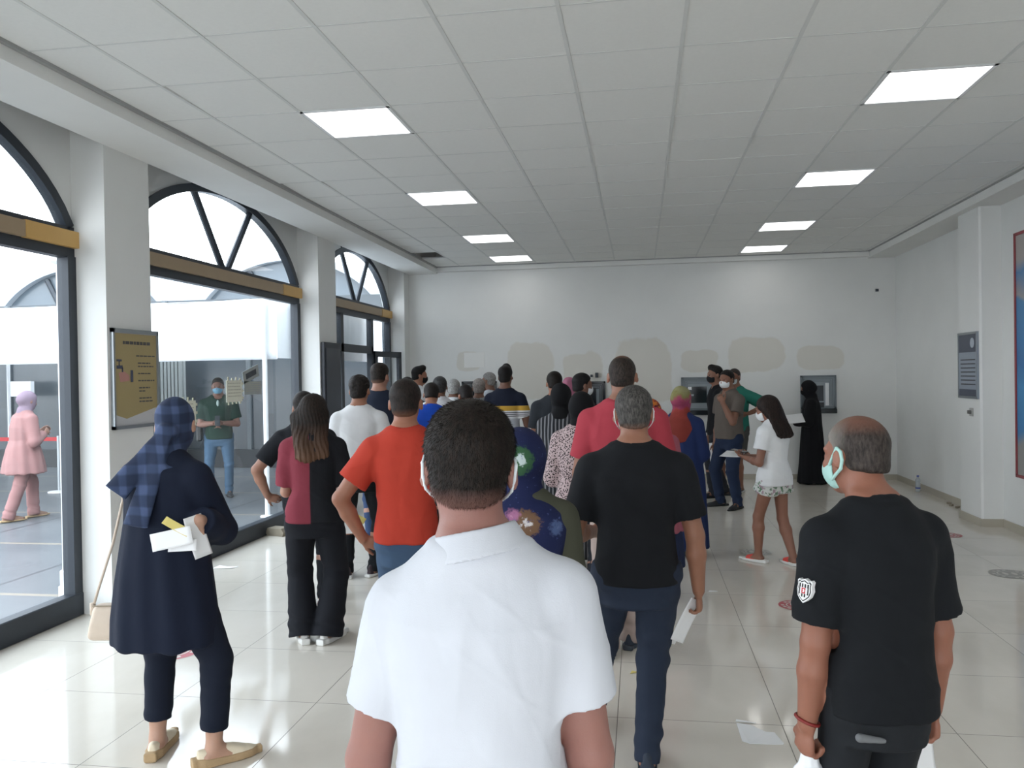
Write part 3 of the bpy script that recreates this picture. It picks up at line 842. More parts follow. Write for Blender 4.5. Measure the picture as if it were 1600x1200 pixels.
glass_sheet(6.75, 7.09, 1.285, 1.52, 'cream handwritten sheet taped to the glass just right of the blue headscarf', M_cream)
glass_sheet(7.67, 8.0, 1.48, 1.70, 'cream sheet taped to the glass in front of the man in the green t-shirt', M_cream)
M_greycard = plain('grey_card', '9ba09f', .8)
P = glass_sheet(8.02, 8.38, 1.70, 1.83, 'upper tilted grey card with a dark bar stuck on the window', M_greycard, False, False, .25)
MB().box(.003, .005, -.12, .12, -.03, .03).build('dark_bar', M_dark, P)
glass_sheet(8.04, 8.44, 1.545, 1.69, 'lower grey card with faint print stuck on the window', M_greycard, False, True)

# ------------------------------------------------------------------ floor things
def at(x, y, name, label, cat, group=None, rz=0, z=0):
    r = empty(name, (x, y, z), rz); tag(r, label, cat, group); return r
M_ring = plain('faded_red_vinyl', 'b4505a', .35, 0, .15, 0, 6)
M_vin = plain('clear_vinyl_white', 'cfcbc4', .3)
def flat_disc(mb, r0, r1, z, n=40):
    V = [];
    for k in range(n):
        a = 2*PI*k/n; V += [(r0*math.cos(a), r0*math.sin(a), z), (r1*math.cos(a), r1*math.sin(a), z)]
    F = [(2*k, 2*k+1, (2*k+3) % (2*n), (2*k+2) % (2*n)) for k in range(n)]
    return mb.add(V, F)
def sticker(x, y, label, ring, r=.14):
    P = at(x, y, 'floor_sticker', label, 'floor sticker', 'round distance stickers on the floor')
    flat_disc(MB(), 0.001, r, .0012).build('disc', ring, P, fix=False)
    flat_disc(MB(), r*.55, r*.62, .0022).build('ring', M_vin, P, fix=False)
    t = MB()
    for s in (-1, 1):     # two foot prints in the middle
        V = [(s*.035+.02*math.cos(a), .01+.045*math.sin(a), .0024) for a in np.linspace(0, 2*PI, 14)[:-1]]; t.add(V, [tuple(range(13))])
    for k in range(16):
        a = 2*PI*k/16
        if k % 8 in (3, 7): continue
        M = Matrix.Rotation(a, 4, 'Z'); t.add([M @ Vector(q) for q in ((-.014, r*.7, .0024), (.014, r*.7, .0024), (.014, r*.86, .0024), (-.014, r*.86, .0024))], [(0, 1, 2, 3)])
    t.build('print', M_vin, P, fix=False)
sticker(1.11, 6.16, 'round red distance sticker on the floor beside the black sleeve', M_ring)
sticker(3.08, 8.93, 'round red distance sticker on the floor near the right pier', M_ring)
sticker(2.99, 7.27, 'worn pale grey round floor sticker at the right edge', plain('worn_grey_vinyl', '9d9a94', .3), .16)
sticker(-2.93, 4.73, 'round red distance sticker on the floor behind the woman in navy', M_ring, .17)
sticker(1.05, 7.95, 'faint grey round floor sticker behind the girl in white', bpy.data.materials['worn_grey_vinyl'], .15)
def scrap(pts, label, mat=None, z=.003):
    c = np.mean(pts, 0); P = MB(); n = len(pts)
    V = [(p[0]-c[0], p[1]-c[1], z+.004*math.sin(i*2.1)) for i, p in enumerate(pts)]+[(p[0]-c[0], p[1]-c[1], z-.002+.004*math.sin(i*2.1)) for i, p in enumerate(pts)]
    P.add(V, [tuple(range(n)), tuple(range(2*n-1, n-1, -1))]+[(k, n+k, n+(k+1) % n, (k+1) % n) for k in range(n)])
    o = P.build('paper_scrap', mat or M_paper, loc=(c[0], c[1], 0)); tag(o, label, 'paper', 'scraps of paper on the floor'); return o
scrap([(.44, 3.86), (.47, 3.83), (.63, 3.85), (.60, 3.97), (.56, 3.965), (.54, 4.0), (.50, 4.04), (.435, 4.05)], 'torn white slip lying on the floor left of the man holding a bag')
scrap([(.435, 4.075), (.53, 4.06), (.5, 4.09), (.44, 4.1)], 'thin white strip just beyond the torn slip')
scrap([(-3.85, 6.86), (-3.66, 6.88), (-3.64, 6.97), (-3.75, 6.95), (-3.84, 6.98)], 'white scrap on the floor by the window sill right of the navy coat')
scrap([(-.08, 4.66), (-.05, 4.67), (-.04, 4.70), (-.07, 4.71)], 'tiny yellow scrap between the walking feet', plain('yellow_paper', 'd8c878', .8))
scrap([(.50, 6.48), (.57, 6.48), (.56, 6.52), (.51, 6.51)], 'tiny white scrap on the floor left of the girl')
scrap([(-2.35, 9.05), (-2.2, 9.07), (-2.22, 9.18), (-2.33, 9.15)], 'white scrap on the floor beyond the trainers')
scrap([(-3.47, 5.95), (-3.42, 5.95), (-3.42, 5.99), (-3.47, 5.99)], 'tiny white crumb of paper near the navy coat')
# paving brick holding by the sill
P = at(-3.93, 8.42, 'paving_brick', 'grey concrete paving block lying against the window sill', 'brick', rz=-.25)
bk = MB().poly([(-.10, 0), (.10, 0), (.115, .04), (.085, .085), (-.10, .085), (-.12, .03)], 1, -.07, .07)
o = bk.build('block', plain('concrete_block', '8a8273', .9, 0, .15, .4, 12), P)
# bottle on the skirting
P = at(3.80, 12.1, 'water_bottle', 'small clear plastic water bottle with a blue cap by the right wall', 'bottle')
m = NT('bottle_plastic'); m.base('c5cfd6'); m.rough(.15); m.p.inputs['Alpha'].default_value = .55
MB().lathe([(.03, 0), (.033, .01), (.033, .12), (.028, .13), (.033, .14), (.031, .165), (.013, .195), (.013, .205)], n=20).build('body', m.m, P, True, False)
MB().lathe([(.016, .203), (.016, .225)], n=16).build('cap', plain('blue_cap', '2b3f8c', .4), P)
MB().lathe([(.0337, .04), (.0337, .06)], n=20).build('label_band', bpy.data.materials['blue_cap'], P)
P = at(3.80, 11.0, 'rubble', 'few small chips of broken skirting at the foot of the right wall', 'rubble')
for k in range(4):
    a = Matrix.Translation((random.uniform(-.05, .05), -.5+k*.16, .012)) @ Matrix.Rotation(random.random()*3, 4, 'Z'); MB().box(-.02, .03, -.015, .015, -.012, .012, a, ch=.003).build('chip', bpy.data.materials['concrete_block'], P)

# ------------------------------------------------------------------ people: builder
def rotx(a): c, s = math.cos(a), math.sin(a); return np.array([[1, 0, 0], [0, c, -s], [0, s, c]])
def roty(a): c, s = math.cos(a), math.sin(a); return np.array([[c, 0, s], [0, 1, 0], [-s, 0, c]])
def rotz(a): c, s = math.cos(a), math.sin(a); return np.array([[c, -s, 0], [s, c, 0], [0, 0, 1]])
def wav(V, k1, k2, p):
    return np.sin(V@np.array(k1, float)+1.7*np.sin(V@np.array(k2, float)+p)+p*2.3)
def shirt_folds(amp, seed=0):
    def f(V, N):
        p = seed*1.37
        return amp*(.5*wav(V, (31, 9, 7), (4, 3, 7), p)+.34*wav(V, (14, 6, 30), (9, 4, 5), p+1)+.26*wav(V, (58, 22, -17), (6, 8, 9), p+2)*(.4+.6*np.clip(-N[:, 1], 0, 1)))
    return f
def creases(amp, seed=0):
    base = shirt_folds(amp*.55, seed)
    def f(V, N):
        p = seed*1.1; r = base(V, N)
        for k1, k2, w, q in (((26, 6, 9), (5, 4, 8), .5, 0), ((15, 5, 34), (10, 4, 7), .38, 1.7), ((-20, 4, 22), (7, 3, 9), .34, 3.1), ((44, 10, 15), (6, 3, 12), .2, 4.4)):
            ph = V@np.array(k1, float)+2.1*np.sin(V@np.array(k2, float)+p+q)+p+q
            m = .5+.5*np.sin(V@np.array((4., 2., 6.))+q*2+p)
            r = r+amp*w*m*(1-2*np.abs(np.sin(ph*.5))**.55)
        return r
    return f
def leg_folds(amp, H, seed=0):
    def f(V, N):
        z = V[:, 2]/H; w = np.exp(-((z-.07)/.05)**2)+.55*np.exp(-((z-.27)/.06)**2)+.6*np.exp(-((z-.47)/.05)**2)+.15
        return amp*w*(.6*wav(V, (9, 7, 52), (14, 11, 9), seed)+.4*wav(V, (17, 12, 80), (9, 4, 20), seed+2))
    return f
def drape_folds(amp, n=9, seed=0):
    def f(V, N):
        c = V[:, :2]-V[:, :2].mean(0); th = np.arctan2(c[:, 1], c[:, 0]); z = V[:, 2]
        zz = (z.max()-z)/max(.01, z.max()-z.min())
        return amp*(zz**.7)*(.6*np.sin(n*th+seed+1.2*np.sin(3*th+z*3))+.4*np.sin((n*1.7)*th+2*seed+z*4))
    return f
def add_blades(o, n, L, wd, flow, seed=1, zmin=None):
    me = o.data; nv = len(me.vertices)
    co = np.empty(nv*3, np.float32); me.vertices.foreach_get('co', co); co = co.reshape(-1, 3).astype(float)
    nf = len(me.polygons); li = np.empty(len(me.loops), np.int32); me.loops.foreach_get('vertex_index', li); F = li.reshape(-1, 4)
    N = vnormals(co, F); rg = np.random.default_rng(seed)
    fi = rg.integers(0, len(F), n); w4 = rg.dirichlet(np.ones(4), n)
    P = (co[F[fi]]*w4[:, :, None]).sum(1); Nn = (N[F[fi]]*w4[:, :, None]).sum(1); Nn /= np.linalg.norm(Nn, axis=1)[:, None]+1e-9
    if zmin is not None:
        k = P[:, 2] > zmin; P, Nn = P[k], Nn[k]; n = len(P)
    fl = flow(P); fl = fl-Nn*(fl*Nn).sum(1)[:, None]; fl /= np.linalg.norm(fl, axis=1)[:, None]+1e-9
    d = Nn*.35+fl*.9+rg.normal(0, .22, (n, 3)); d /= np.linalg.norm(d, axis=1)[:, None]
    s = np.cross(d, Nn); s /= np.linalg.norm(s, axis=1)[:, None]+1e-9
    ll = (L*rg.uniform(.6, 1.2, n))[:, None]; P = P-Nn*.002
    T_ = np.stack([P-s*wd, P+s*wd, P+d*ll*.6+s*wd*.7, P+d*ll+fl*ll*.15], 1).reshape(-1, 3)
    base = nv; V2 = np.concatenate([co, T_])
    Fq = np.concatenate([F, (base+np.arange(4*n)).reshape(-1, 4)])
    name = me.name; mats = list(me.materials); m2 = bpy.data.meshes.new(name)
    m2.vertices.add(len(V2)); m2.vertices.foreach_set('co', V2.astype(np.float32).ravel())
    m2.loops.add(Fq.size); m2.loops.foreach_set('vertex_index', Fq.astype(np.int32).ravel())
    m2.polygons.add(len(Fq)); m2.polygons.foreach_set('loop_start', np.arange(0, Fq.size, 4, dtype=np.int32))
    m2.polygons.foreach_set('loop_total', np.full(len(Fq), 4, np.int32)); m2.polygons.foreach_set('use_smooth', np.ones(len(Fq), bool))
    m2.update(calc_edges=True)
    for q in mats: m2.materials.append(q)
    o.data = m2; bpy.data.meshes.remove(me)

DOWN = ((.13, .0, -1), (.05, .20, -1))
FRONT = ((.14, .10, -1), (-.45, .9, .10))
GROUP = 'people waiting in the hall'
def near(u, v, d): return np.array([0, 0, HC])+(CF+CR*(u-800)/FPX+CU*(600-v)/FPX)*d

class Person:
    def __init__(s, label, u=None, d=None, pos=None, rel=0, H=1.7, w=1., b=1., belly=0, lean=0, head=(0, 0, 0), hf=0.01, L=DOWN, R=DOWN,
                 fL=(-.06, 0, 8), fR=(.06, 0, -8), h=.009, sk='8f6a58', fem=False, group=GROUP, sh=None, hs=None, arm=1., shrug=0, z0=0, hx=0):
        if pos is None:
            r = CF+CR*(u-800)/FPX; pos = (r[0]*d, r[1]*d)
        s.pos = pos; ang = math.atan2(-pos[0], pos[1]); s.th = ang+math.radians(rel)
        s.H, s.w, s.b, s.h, s.sk, s.fem, s.lean, s.belly = H, w, b, h, sk, fem, lean, belly
        s.arm = arm
        s.root = empty('person', (pos[0], pos[1], z0), s.th); tag(s.root, label, 'person', group)
        s.M = np.eye(4); s.M[:3, :3] = rotz(s.th); s.M[:2, 3] = pos; s.M[2, 3] = z0
        shw = (sh or (.094 if fem else .106))*H*w
        yo = s.yo; J = s.J = {}
        s.hs = hs or (H/1.72)**.6
        Rh = rotz(math.radians(head[0]))@rotx(-math.radians(head[1]))@roty(math.radians(head[2])); s.Rh = Rh
        nt = v3(0, yo(.875*H)+hf*.6, .875*H)            # pivot at the top of the neck
        s.hc = nt+Rh@(v3(0, .012, (H-.115*s.hs-.875*H)))+v3(hx, hf, 0)
        s.nb = v3(0, yo(.845*H), .838*H)
        zs = (.782+shrug)*H
        # legs
        for sd, sg, ft in (('L', -1, fL), ('R', 1, fR)):
            hip = v3(sg*.054*H*min(w, 1.05), 0, .51*H)
            lift = ft[3] if len(ft) > 3 else 0
            ank = v3(ft[0]*H/1.7, ft[1]*H/1.7, .047*H+lift)
            fy = math.radians(ft[2]); s.J['fyaw'+sd] = fy
            a, c = .247*H, .232*H; dv = ank-hip; dist = np.linalg.norm(dv)
            if dist > (a+c)*.999: a, c = a*dist/(a+c)*1.001, c*dist/(a+c)*1.001
            t = (a*a-c*c+dist*dist)/(2*dist); hgt = math.sqrt(max(0, a*a-t*t)); e = dv/dist
            pole = rotz(fy)@v3(0, 1, 0); pole = unit(pole-e*(pole@e))
            J['hip'+sd], J['knee'+sd], J['ank'+sd] = hip, hip+e*t+pole*hgt, ank
        for sd, sg, am in (('L', -1, L), ('R', 1, R)):
            dz = (am[2] if len(am) > 2 else {}).get('dz', 0); S = v3(sg*shw, yo(zs), zs+dz)
            m = v3(sg, 1, 1)
            ud, fd = unit(v3(*am[0])*m), unit(v3(*am[1])*m); o = am[2] if len(am) > 2 else {}
            if 'ik' in o:
                T_ = np.linalg.inv(s.M)@np.append(np.array(o['ik']), 1); T_ = T_[:3]; a, c = .178*H*arm, .152*H*arm
                dv = T_-S; q = min(np.linalg.norm(dv), (a+c)*.995); e = unit(dv); t = (a*a-c*c+q*q)/(2*q); hg = math.sqrt(max(0, a*a-t*t))
                pl = v3(*o['pole'])*m; pl = unit(pl-e*(pl@e)); ud = unit(e*t+pl*hg); fd = unit(S+e*q-(S+ud*a))
            E = S+ud*.178*H*arm; W = E+fd*.152*H*arm
            hd = unit(v3(*o['dir'])*m) if 'dir' in o else fd
            pn = v3(*o['palm'])*m if 'palm' in o else v3(-sg, .15, 0)
            pn = unit(pn-hd*(pn@hd)); th = np.cross(hd, pn)*sg
            if 'thumb' not in o:
                if th@v3(0, 1, .2) < 0 and 'palm' not in o: th = -th
            J['sh'+sd], J['el'+sd], J['wr'+sd] = S, E, W; J['hd'+sd] = (hd, pn, th, o.get('curl', .5)); J['ud'+sd] = ud; J['fd'+sd] = fd
    def yo(s, z): return s.lean*max(0, z-.54*s.H)
    def rows(s, e=0., zlo=None, zhi=.86):
        H = s.H
        if s.fem: R = [(.44, .080, .060), (.48, .098, .068), (.52, .102, .070), (.57, .088, .062), (.62, .073, .054), (.68, .078, .060), (.73, .086, .066), (.775, .086, .060), (.80, .078, .050), (.825, .058, .042), (.845, .040, .036), (.86, .034, .034)]
        else: R = [(.44, .080, .060), (.48, .092, .066), (.52, .094, .067), (.57, .089, .062), (.62, .085, .060), (.68, .090, .064), (.73, .098, .069), (.77, .101, .066), (.80, .088, .055), (.825, .064, .046), (.845, .044, .040), (.86, .036, .036)]
        out = []
        for z, a, c in R:
            bl = s.belly*math.exp(-((z-.60)/.07)**2)
            out.append([z*H, a*H*s.w+e+bl*.4, c*H*s.b+e+bl*.5, s.yo(z*H)+bl*.5])
        return out
    def profile(s, e=0., zlo=None, zhi=None, k=.02, n=2.4, flare=None):
        rows = s.rows(e); 
        zs = [r[0] for r in rows]; lo = zlo if zlo is not None else zs[0]; hi = zhi if zhi is not None else zs[-1]
        out = []
        zz = sorted(set([z for z in zs if lo < z < hi]+[lo, hi]))
        for z in zz: out.append([z]+[float(np.interp(z, zs, [r[i] for r in rows])) for i in (1, 2, 3)])
        if flare:
            for r in out: f = flare(r[0]/s.H); r[1] += f; r[2] += f*.8
        return Prof(out, n, k)
    def hp(s, *p): return s.hc+s.Rh@(v3(*p)*s.hs)
    def head_prims(s):
        q = s.hs; R = s.Rh; P = []
        E = lambda c, r, k=.02, mode='u', RR=None: P.append(Ell(s.hp(*c), v3(*r)*q, R if RR is None else R@RR, k*q, mode))
        E((0, -.012, .025), (.076, .096, .088), .03); E((0, .028, -.040), (.060, .062, .074), .04)
        E((0, .066, -.094), (.026, .022, .02), .03); E((0, .078, .022), (.05, .018, .013), .02)
        P.append(Cone(s.hp(0, .088, .008), s.hp(0, .110, -.034), .008*q, .0125*q, .012*q))
        E((.011, .102, -.036), (.009, .010, .008), .008); E((-.011, .102, -.036), (.009, .010, .008), .008)
        for sg in (-1, 1):
            E((sg*.030, .100, .002), (.015, .014, .010), .012, 's')
            E((sg*.030, .084, .000), (.0125, .010, .010), .003)
            E((sg*.040, .068, -.028), (.022, .022, .018), .02)
            E((sg*.084, -.008, -.014), (.0105, .021, .032), .006, 'u', rotz(sg*-.42)@rotx(.12))
            E((sg*.0945, .0, -.010), (.005, .010, .017), .004, 's', rotz(sg*-.42))
        E((0, .090, -.066), (.023, .010, .005), .006); E((0, .089, -.074), (.020, .010, .006), .006)
        return P
    def hand_prims(s, sd):
        J = s.J; W = J['wr'+sd]; d, n, th, curl = J['hd'+sd]; q = s.H/1.75*s.arm; P = []; rm = .0085
        r0 = max(.0085*q, s.h*.85)
        P.append(Cone(W+d*.012*q, W+d*.074*q, .023*q, .029*q, .012, side=th, sx=1.3, sy=.52))
        for off, L_ in ((.032, .070), (.011, .079), (-.010, .073), (-.030, .056)):
            base = W+d*(.086-abs(off)*.18)*q+th*off*q
            P.append(Cone(W+d*.05*q+th*off*.8*q, base, .0115*q, max(.0095*q, r0), .008))
            p = base; ang = 0
            for fr, a in ((.45, .75), (.31, 1.05), (.24, .7)):
                ang += a*curl*1.2; dr = d*math.cos(ang)+n*math.sin(ang); e = p+dr*L_*fr*q
                P.append(Cone(p, e, r0*(1 if fr > .3 else .93), r0*.9, .003)); p = e
        p = W+d*.020*q+th*.024*q; dr = unit(th*.70+d*.72+n*.25)
        for L_, r in ((.045, .0135), (.034, .0110), (.027, .0095)):
            e = p+dr*L_*q; P.append(Cone(p, e, max(r*q, r0), max(r*.9*q, r0), .006)); p = e
            dr = unit(dr+d*.25*(.4+curl)+n*.35*curl-th*.25*curl)
        return P
    def body(s, h=None):
        H, J = s.H, s.J; P = [s.profile(0, .465*H, k=.02)]
        nr = (.029 if s.fem else .0345)*H
        P.append(Cone(s.nb+v3(0, -.004*H, -.01*H), s.hp(0, -.016, -.055), nr*1.08, nr*.98, .03))
        for sd, sg in (('L', -1), ('R', 1)):
            S, E, W = J['sh'+sd], J['el'+sd], J['wr'+sd]
            m = .9 if s.fem else 1.
            P.append(Cone(s.nb+v3(sg*.018*H, -.006*H, .008*H), S+v3(-sg*.012*H, 0, .004*H), .022*H, .028*H*m, .04))
            P.append(Cone(S, E, .033*H*m, .0245*H*m, .02)); F = W-E
            P.append(Cone(E, E+F*.35, .0245*H*m, .0255*H*m, .015)); P.append(Cone(E+F*.35, W, .0255*H*m, .0165*H*m, .015))
            P += s.hand_prims(sd)
            hip, kn, an = J['hip'+sd], J['knee'+sd], J['ank'+sd]
            P.append(Cone(hip, kn, .052*H*min(s.w, 1.05), .031*H, .03)); c = an-kn
            P.append(Cone(kn, kn+c*.3, .031*H, .034*H, .02)); P.append(Cone(kn+c*.3, an, .034*H, .0205*H, .02))
            f = rotz(J['fyaw'+sd])
            P.append(Cone(an+f@v3(0, -.018*H, -.022*H), an+f@v3(0, .075*H, -.030*H), .019*H, .013*H, .02, side=f@v3(1, 0, 0), sx=1.2, sy=.85))
            P.append(Cone(an, an+f@v3(0, .05*H, -.028*H), .020*H, .013*H, .02))
        P += s.head_prims()
        s.body_o = sdf_mesh('body', P, h or s.h, skin(s.sk), s.root, relax=1)
        return s
    def eyes(s):
        for sg in (-1, 1):
            P = [Ell(s.hp(sg*.030, .0865, .001), v3(.0095, .0095, .006)*s.hs, s.Rh)]
            sdf_mesh('eye', P, .0028, plain('dark_eye', '20191a', .2) if 'dark_eye' not in bpy.data.materials else bpy.data.materials['dark_eye'], s.root)
            P = [Cone(s.hp(sg*.016, .092, .019), s.hp(sg*.046, .082, .020), .0038*s.hs, .003*s.hs, .002)]
            sdf_mesh('eyebrow', P, .003, plain('brow_hair', '231c1a', .7) if 'brow_hair' not in bpy.data.materials else bpy.data.materials['brow_hair'], s.root)
        return s
    # ---- clothes
    def tee(s, mat, hem=.47, sleeve=.62, e=.012, name='shirt', folds=.004, seed=0, polo=False, neck=.041, sl_r=1., flare=None, hollow=True, h=None, btrim=None, fore=None):
        H, J = s.H, s.J; z0 = hem*H; P = []
        P.append(s.profile(e, z0, .847*H, flare=flare or (lambda z: .008*max(0, (.62-z)/.15))))
        for sd, sg in (('L', -1), ('R', 1)):
            S, E, W = J['sh'+sd], J['el'+sd], J['wr'+sd]; m = .9 if s.fem else 1.
            P.append(Cone(s.nb+v3(sg*.018*H, -.006*H, .006*H), S+v3(-sg*.012*H, 0, .004*H), .022*H+e*.6, .028*H*m+e, .04))
            if sleeve <= 1.0:
                P.append(Cone(S, E, .034*H*m+e, (.0275*H*m+e*1.3)*sl_r, .022, cut=sleeve))
            else:
                P.append(Cone(S, E, .034*H*m+e, (.027*H*m+e)*sl_r, .025)); P.append(Cone(E, W, (.027*H*m+e)*sl_r, (.021*H*m+e*.9)*sl_r, .02, cut=sleeve-1))
        nd = unit(s.hp(0, -.016, -.055)-s.nb); P.append(Clip((0, 0, z0), (0, 0, -1)))
        P.append(Ell(s.nb+v3(0, -.016*H, -.014*H), (.050*H+e*.5, .034*H+e*.5, .030*H+e*.3), k=.03))
        nr = .029*H*1.06 if s.fem else .0345*H*1.05
        if polo:
            a = s.nb+nd*.002*H-v3(0, .004*H, 0)
            P.append(Cone(a-nd*.008*H, a+nd*.06*H, nr+.004, nr+.004, .002, mode='s', flat=True, cut=1.0))
            P.append(Ell(a+v3(0, .055*H, .010*H), (.022*H, .035*H, .04*H), k=.004, mode='s'))
            hc_ = min(.0045, (h or s.h)*.7)
            K = [Cone(a-nd*.006*H, a+nd*.024*H, nr+.033, nr+.011, 0, side=(1, 0, 0), sx=1.08, sy=1.02, flat=True), Cone(a-nd*.03*H, a+nd*.05*H, nr+.0045, nr+.0045, .001, mode='s', flat=True),
                 Ell(a+v3(0, .070*H, .0), (.014*H, .045*H, .05*H), k=.002, mode='s')]
            sdf_mesh('collar', K, hc_, mat, s.root, disp=shirt_folds(.0012, seed))
        else:
            a = s.nb-nd*.006*H-v3(0, .004*H, 0)
            P.append(Cone(a, a+nd*.014*H, nr+.017, nr+.012, .010, cut=1.0, flat=True))
            P.append(Cone(a-nd*.002*H, a+nd*.09*H, nr+.0030, nr+.0030, .002, mode='s', flat=True, cut=1.0))
            P.append(Ell(s.nb+v3(0, .052*H, .006*H), (.036*H, .036*H, .022*H), k=.006, mode='s'))
        if hollow and (h or s.h) < .0078 and sleeve <= 1.0:
            for sd in ('L', 'R'):
                S, E, W = J['sh'+sd], J['el'+sd], J['wr'+sd]; m = .9 if s.fem else 1.
                r0, r1 = .034*H*m+e, (.0275*H*m+e*1.3)*sl_r; ts = sleeve-.14; rr = lambda t: r0+(r1-r0)*t
                P.append(Cone(S+(E-S)*ts, S+(E-S)*(sleeve+.12), rr(ts)-.015, rr(sleeve+.12)-.011, .002, mode='s'))
        s.shirt = sdf_mesh(name, P, h or s.h, mat, s.root, disp=(lambda V, N, g=(creases if folds > .0045 else shirt_folds)(folds, seed+H*7): np.maximum(g(V, N), -.55*folds)*np.clip((.835*H-V[:, 2])/(.06*H), 0, 1)) if folds else None)
        return s
    def trousers(s, mat, top=.54, cuff=.06, kn=.038, an=.030, th=.058, e=.004, name='trousers', seed=0, folds=.006, h=None, cuffcut=1.12, thigh=None):
        H, J = s.H, s.J; P = [s.profile(e+.006, .425*H, (top+.03)*H, k=.055)]
        for sd in ('L', 'R'):
            hip, k_, a = J['hip'+sd], J['knee'+sd], J['ank'+sd]
            if thigh is not None:
                P.append(Cone(hip, k_, th*H*min(s.w, 1.05), kn*H, .02, cut=thigh)); continue
            P.append(Cone(hip, k_, th*H*min(s.w, 1.05), kn*H, .02)); P.append(Cone(k_, k_+(a-k_)*(cuffcut+.04), kn*H, an*H, .02, cut=cuffcut/(cuffcut+.04)))
        P.append(Clip((0, 0, top*H), (0, 0, 1)))
        s.trs = sdf_mesh(name, P, h or s.h, mat, s.root, disp=leg_folds(folds, H, seed+H) if folds else None)
        return s
    def robe(s, mat, rows, name, arms=None, top_clip=True, folds=.008, n=8, seed=0, k=.03, h=None, sq=2.2):
        """rows (z/H, half width/H, half depth/H)"""
        H, J = s.H, s.J
        P = [Prof([(z*H, a*H*s.w, c*H*s.b, s.yo(z*H)) for z, a, c in rows], sq, k)]
        if arms:
            ra, rb, rc, cut = arms
            for sd, sg in (('L', -1), ('R', 1)):
                S, E, W = J['sh'+sd], J['el'+sd], J['wr'+sd]
                P.append(Cone(s.nb+v3(sg*.018*H, -.006*H, .004*H), S+v3(-sg*.01*H, 0, .004*H), .026*H, .034*H, .04))
                P.append(Cone(S, E, ra*H, rb*H, .03)); P.append(Cone(E, W, rb*H, rc*H, .02, cut=cut))
        P.append(Cone(s.nb+v3(0, 0, .01), s.hp(0, -.016, -.055), .034*H, .036*H, .004, mode='s', flat=True))
        return sdf_mesh(name, P, h or s.h, mat, s.root, disp=drape_folds(folds, n, seed) if folds else None)
    def shoes(s, mat, sole=None, style='trainer', solemat=None, thick=.022):
        J, H = s.J, s.H; f = H/1.72
        for sd, sg in (('L', -1), ('R', 1)):
            an = J['ank'+sd]; lift = an[2]-.047*H; yaw = J['fyaw'+sd]
            M = Matrix.Translation((an[0], an[1], lift)) @ Matrix.Rotation(yaw, 4, 'Z') @ Matrix.Scale(f, 4)
            hh = max(.0045, s.h*.8)
            def outline(X, Y):
                wdt = np.interp(Y.ravel(), [-.075, -.05, .0, .06, .12, .17, .20], [.026, .038, .039, .042, .045, .037, .016]).reshape(Y.shape)
                return np.abs(X-sg*-.004*np.clip(Y/.1, 0, 1))-wdt
            def up(X, Y, Z):
                o = outline(X, Y)+.003
                top = np.interp(Y.ravel(), [-.08, -.06, -.03, .02, .05, .10, .16, .2], [.082, .100, .105, .098, .080, .055, .044, .02]).reshape(Y.shape)
                if style in ('slide', 'flat'): top = top*.0+np.interp(Y.ravel(), [-.08, .03, .04, .09, .13, .14, .2], [.0, .0, .085, .068, .055, .0, 0] if style == 'slide' else [.085, .068, .085, .075, .06, .055, .04]).reshape(Y.shape)
                d = smax(o+.35*np.maximum(Z-.02, 0)*.6, Z-top, .02)
                return np.maximum(np.maximum(d, .008-Z), np.maximum(-.078-Y, Y-.202))
            o = fn_mesh('shoe', up, (-.06, -.09, 0), (.06, .21, .12), hh, mat, s.root, M)
            if sole is not None:
                def so(X, Y, Z):
                    t = thick*(1+.25*np.clip(-(Y-.05)/.1, 0, 1)); return smax(outline(X, Y)-.004, np.maximum(-Z, Z-t), .006)
                q = fn_mesh('sole', so, (-.06, -.09, 0), (.06, .21, .05), hh, sole, o); 
        return s
    # ---- hair
    def hair(s, mat, t=.010, top=.016, nape=-.070, front=0, h=None, blades=0, L=.014, seed=1, curly=0, quiff=0, name='hair', wd=.0008, side=0):
        def fn(X, Y, Z):
            tt = t*np.clip((Z+.035)/.07, .12, 1)+(top-t)*np.clip((Z-.02)/.08, 0, 1)
            d = ell(X, Y, Z, (0, -.012, .025), (.077, .097, .089))-tt
            nk = ell(X, Y, Z, (0, -.040, -.040), (.062, .060, .055))-t*.6
            d = smin(d, nk, .03)
            if quiff: d = smin(d, ell(X, Y, Z, (0, .04, .105), (.055, .045, .03+quiff)), .03)
            if curly: d = d+curly*(np.sin(X*90+3*np.sin(Y*60))*np.sin(Y*85+2*np.sin(Z*70))*np.sin(Z*95))
            yf = np.interp(Z.ravel(), [-.11, -.07, -.035, .0, .03, .055, .08, .13], [-.06, -.035, -.012, .016, .024, .055, .080+front, .090+front]).reshape(Z.shape)
            d = smax(d, Y-yf, .008)
            zl = nape+.35*np.clip(np.abs(X)-.03, 0, 1)+np.clip(Y+.03, 0, 1)*.6
            d = smax(d, zl-Z, .008)
            ear = ell(np.abs(X), Y, Z, (.088, .0, -.012), (.016+side, .020, .030))
            return smax(d, -ear, .004)
        M = Matrix.Translation(s.hc) @ Matrix(s.Rh.tolist()).to_4x4() @ Matrix.Scale(s.hs, 4)
        o = fn_mesh(name, fn, (-.11, -.14, -.13), (.11, .13, .16), h or min(.007, s.h*.6), mat, s.root, M)
        if blades:
            def flow(P):
                c = v3(0, -.035, .11); v = P-c; v[:, 2] -= .02; return v
            add_blades(o, blades, L, wd, flow, seed)
        s.hair_o = o
        return s
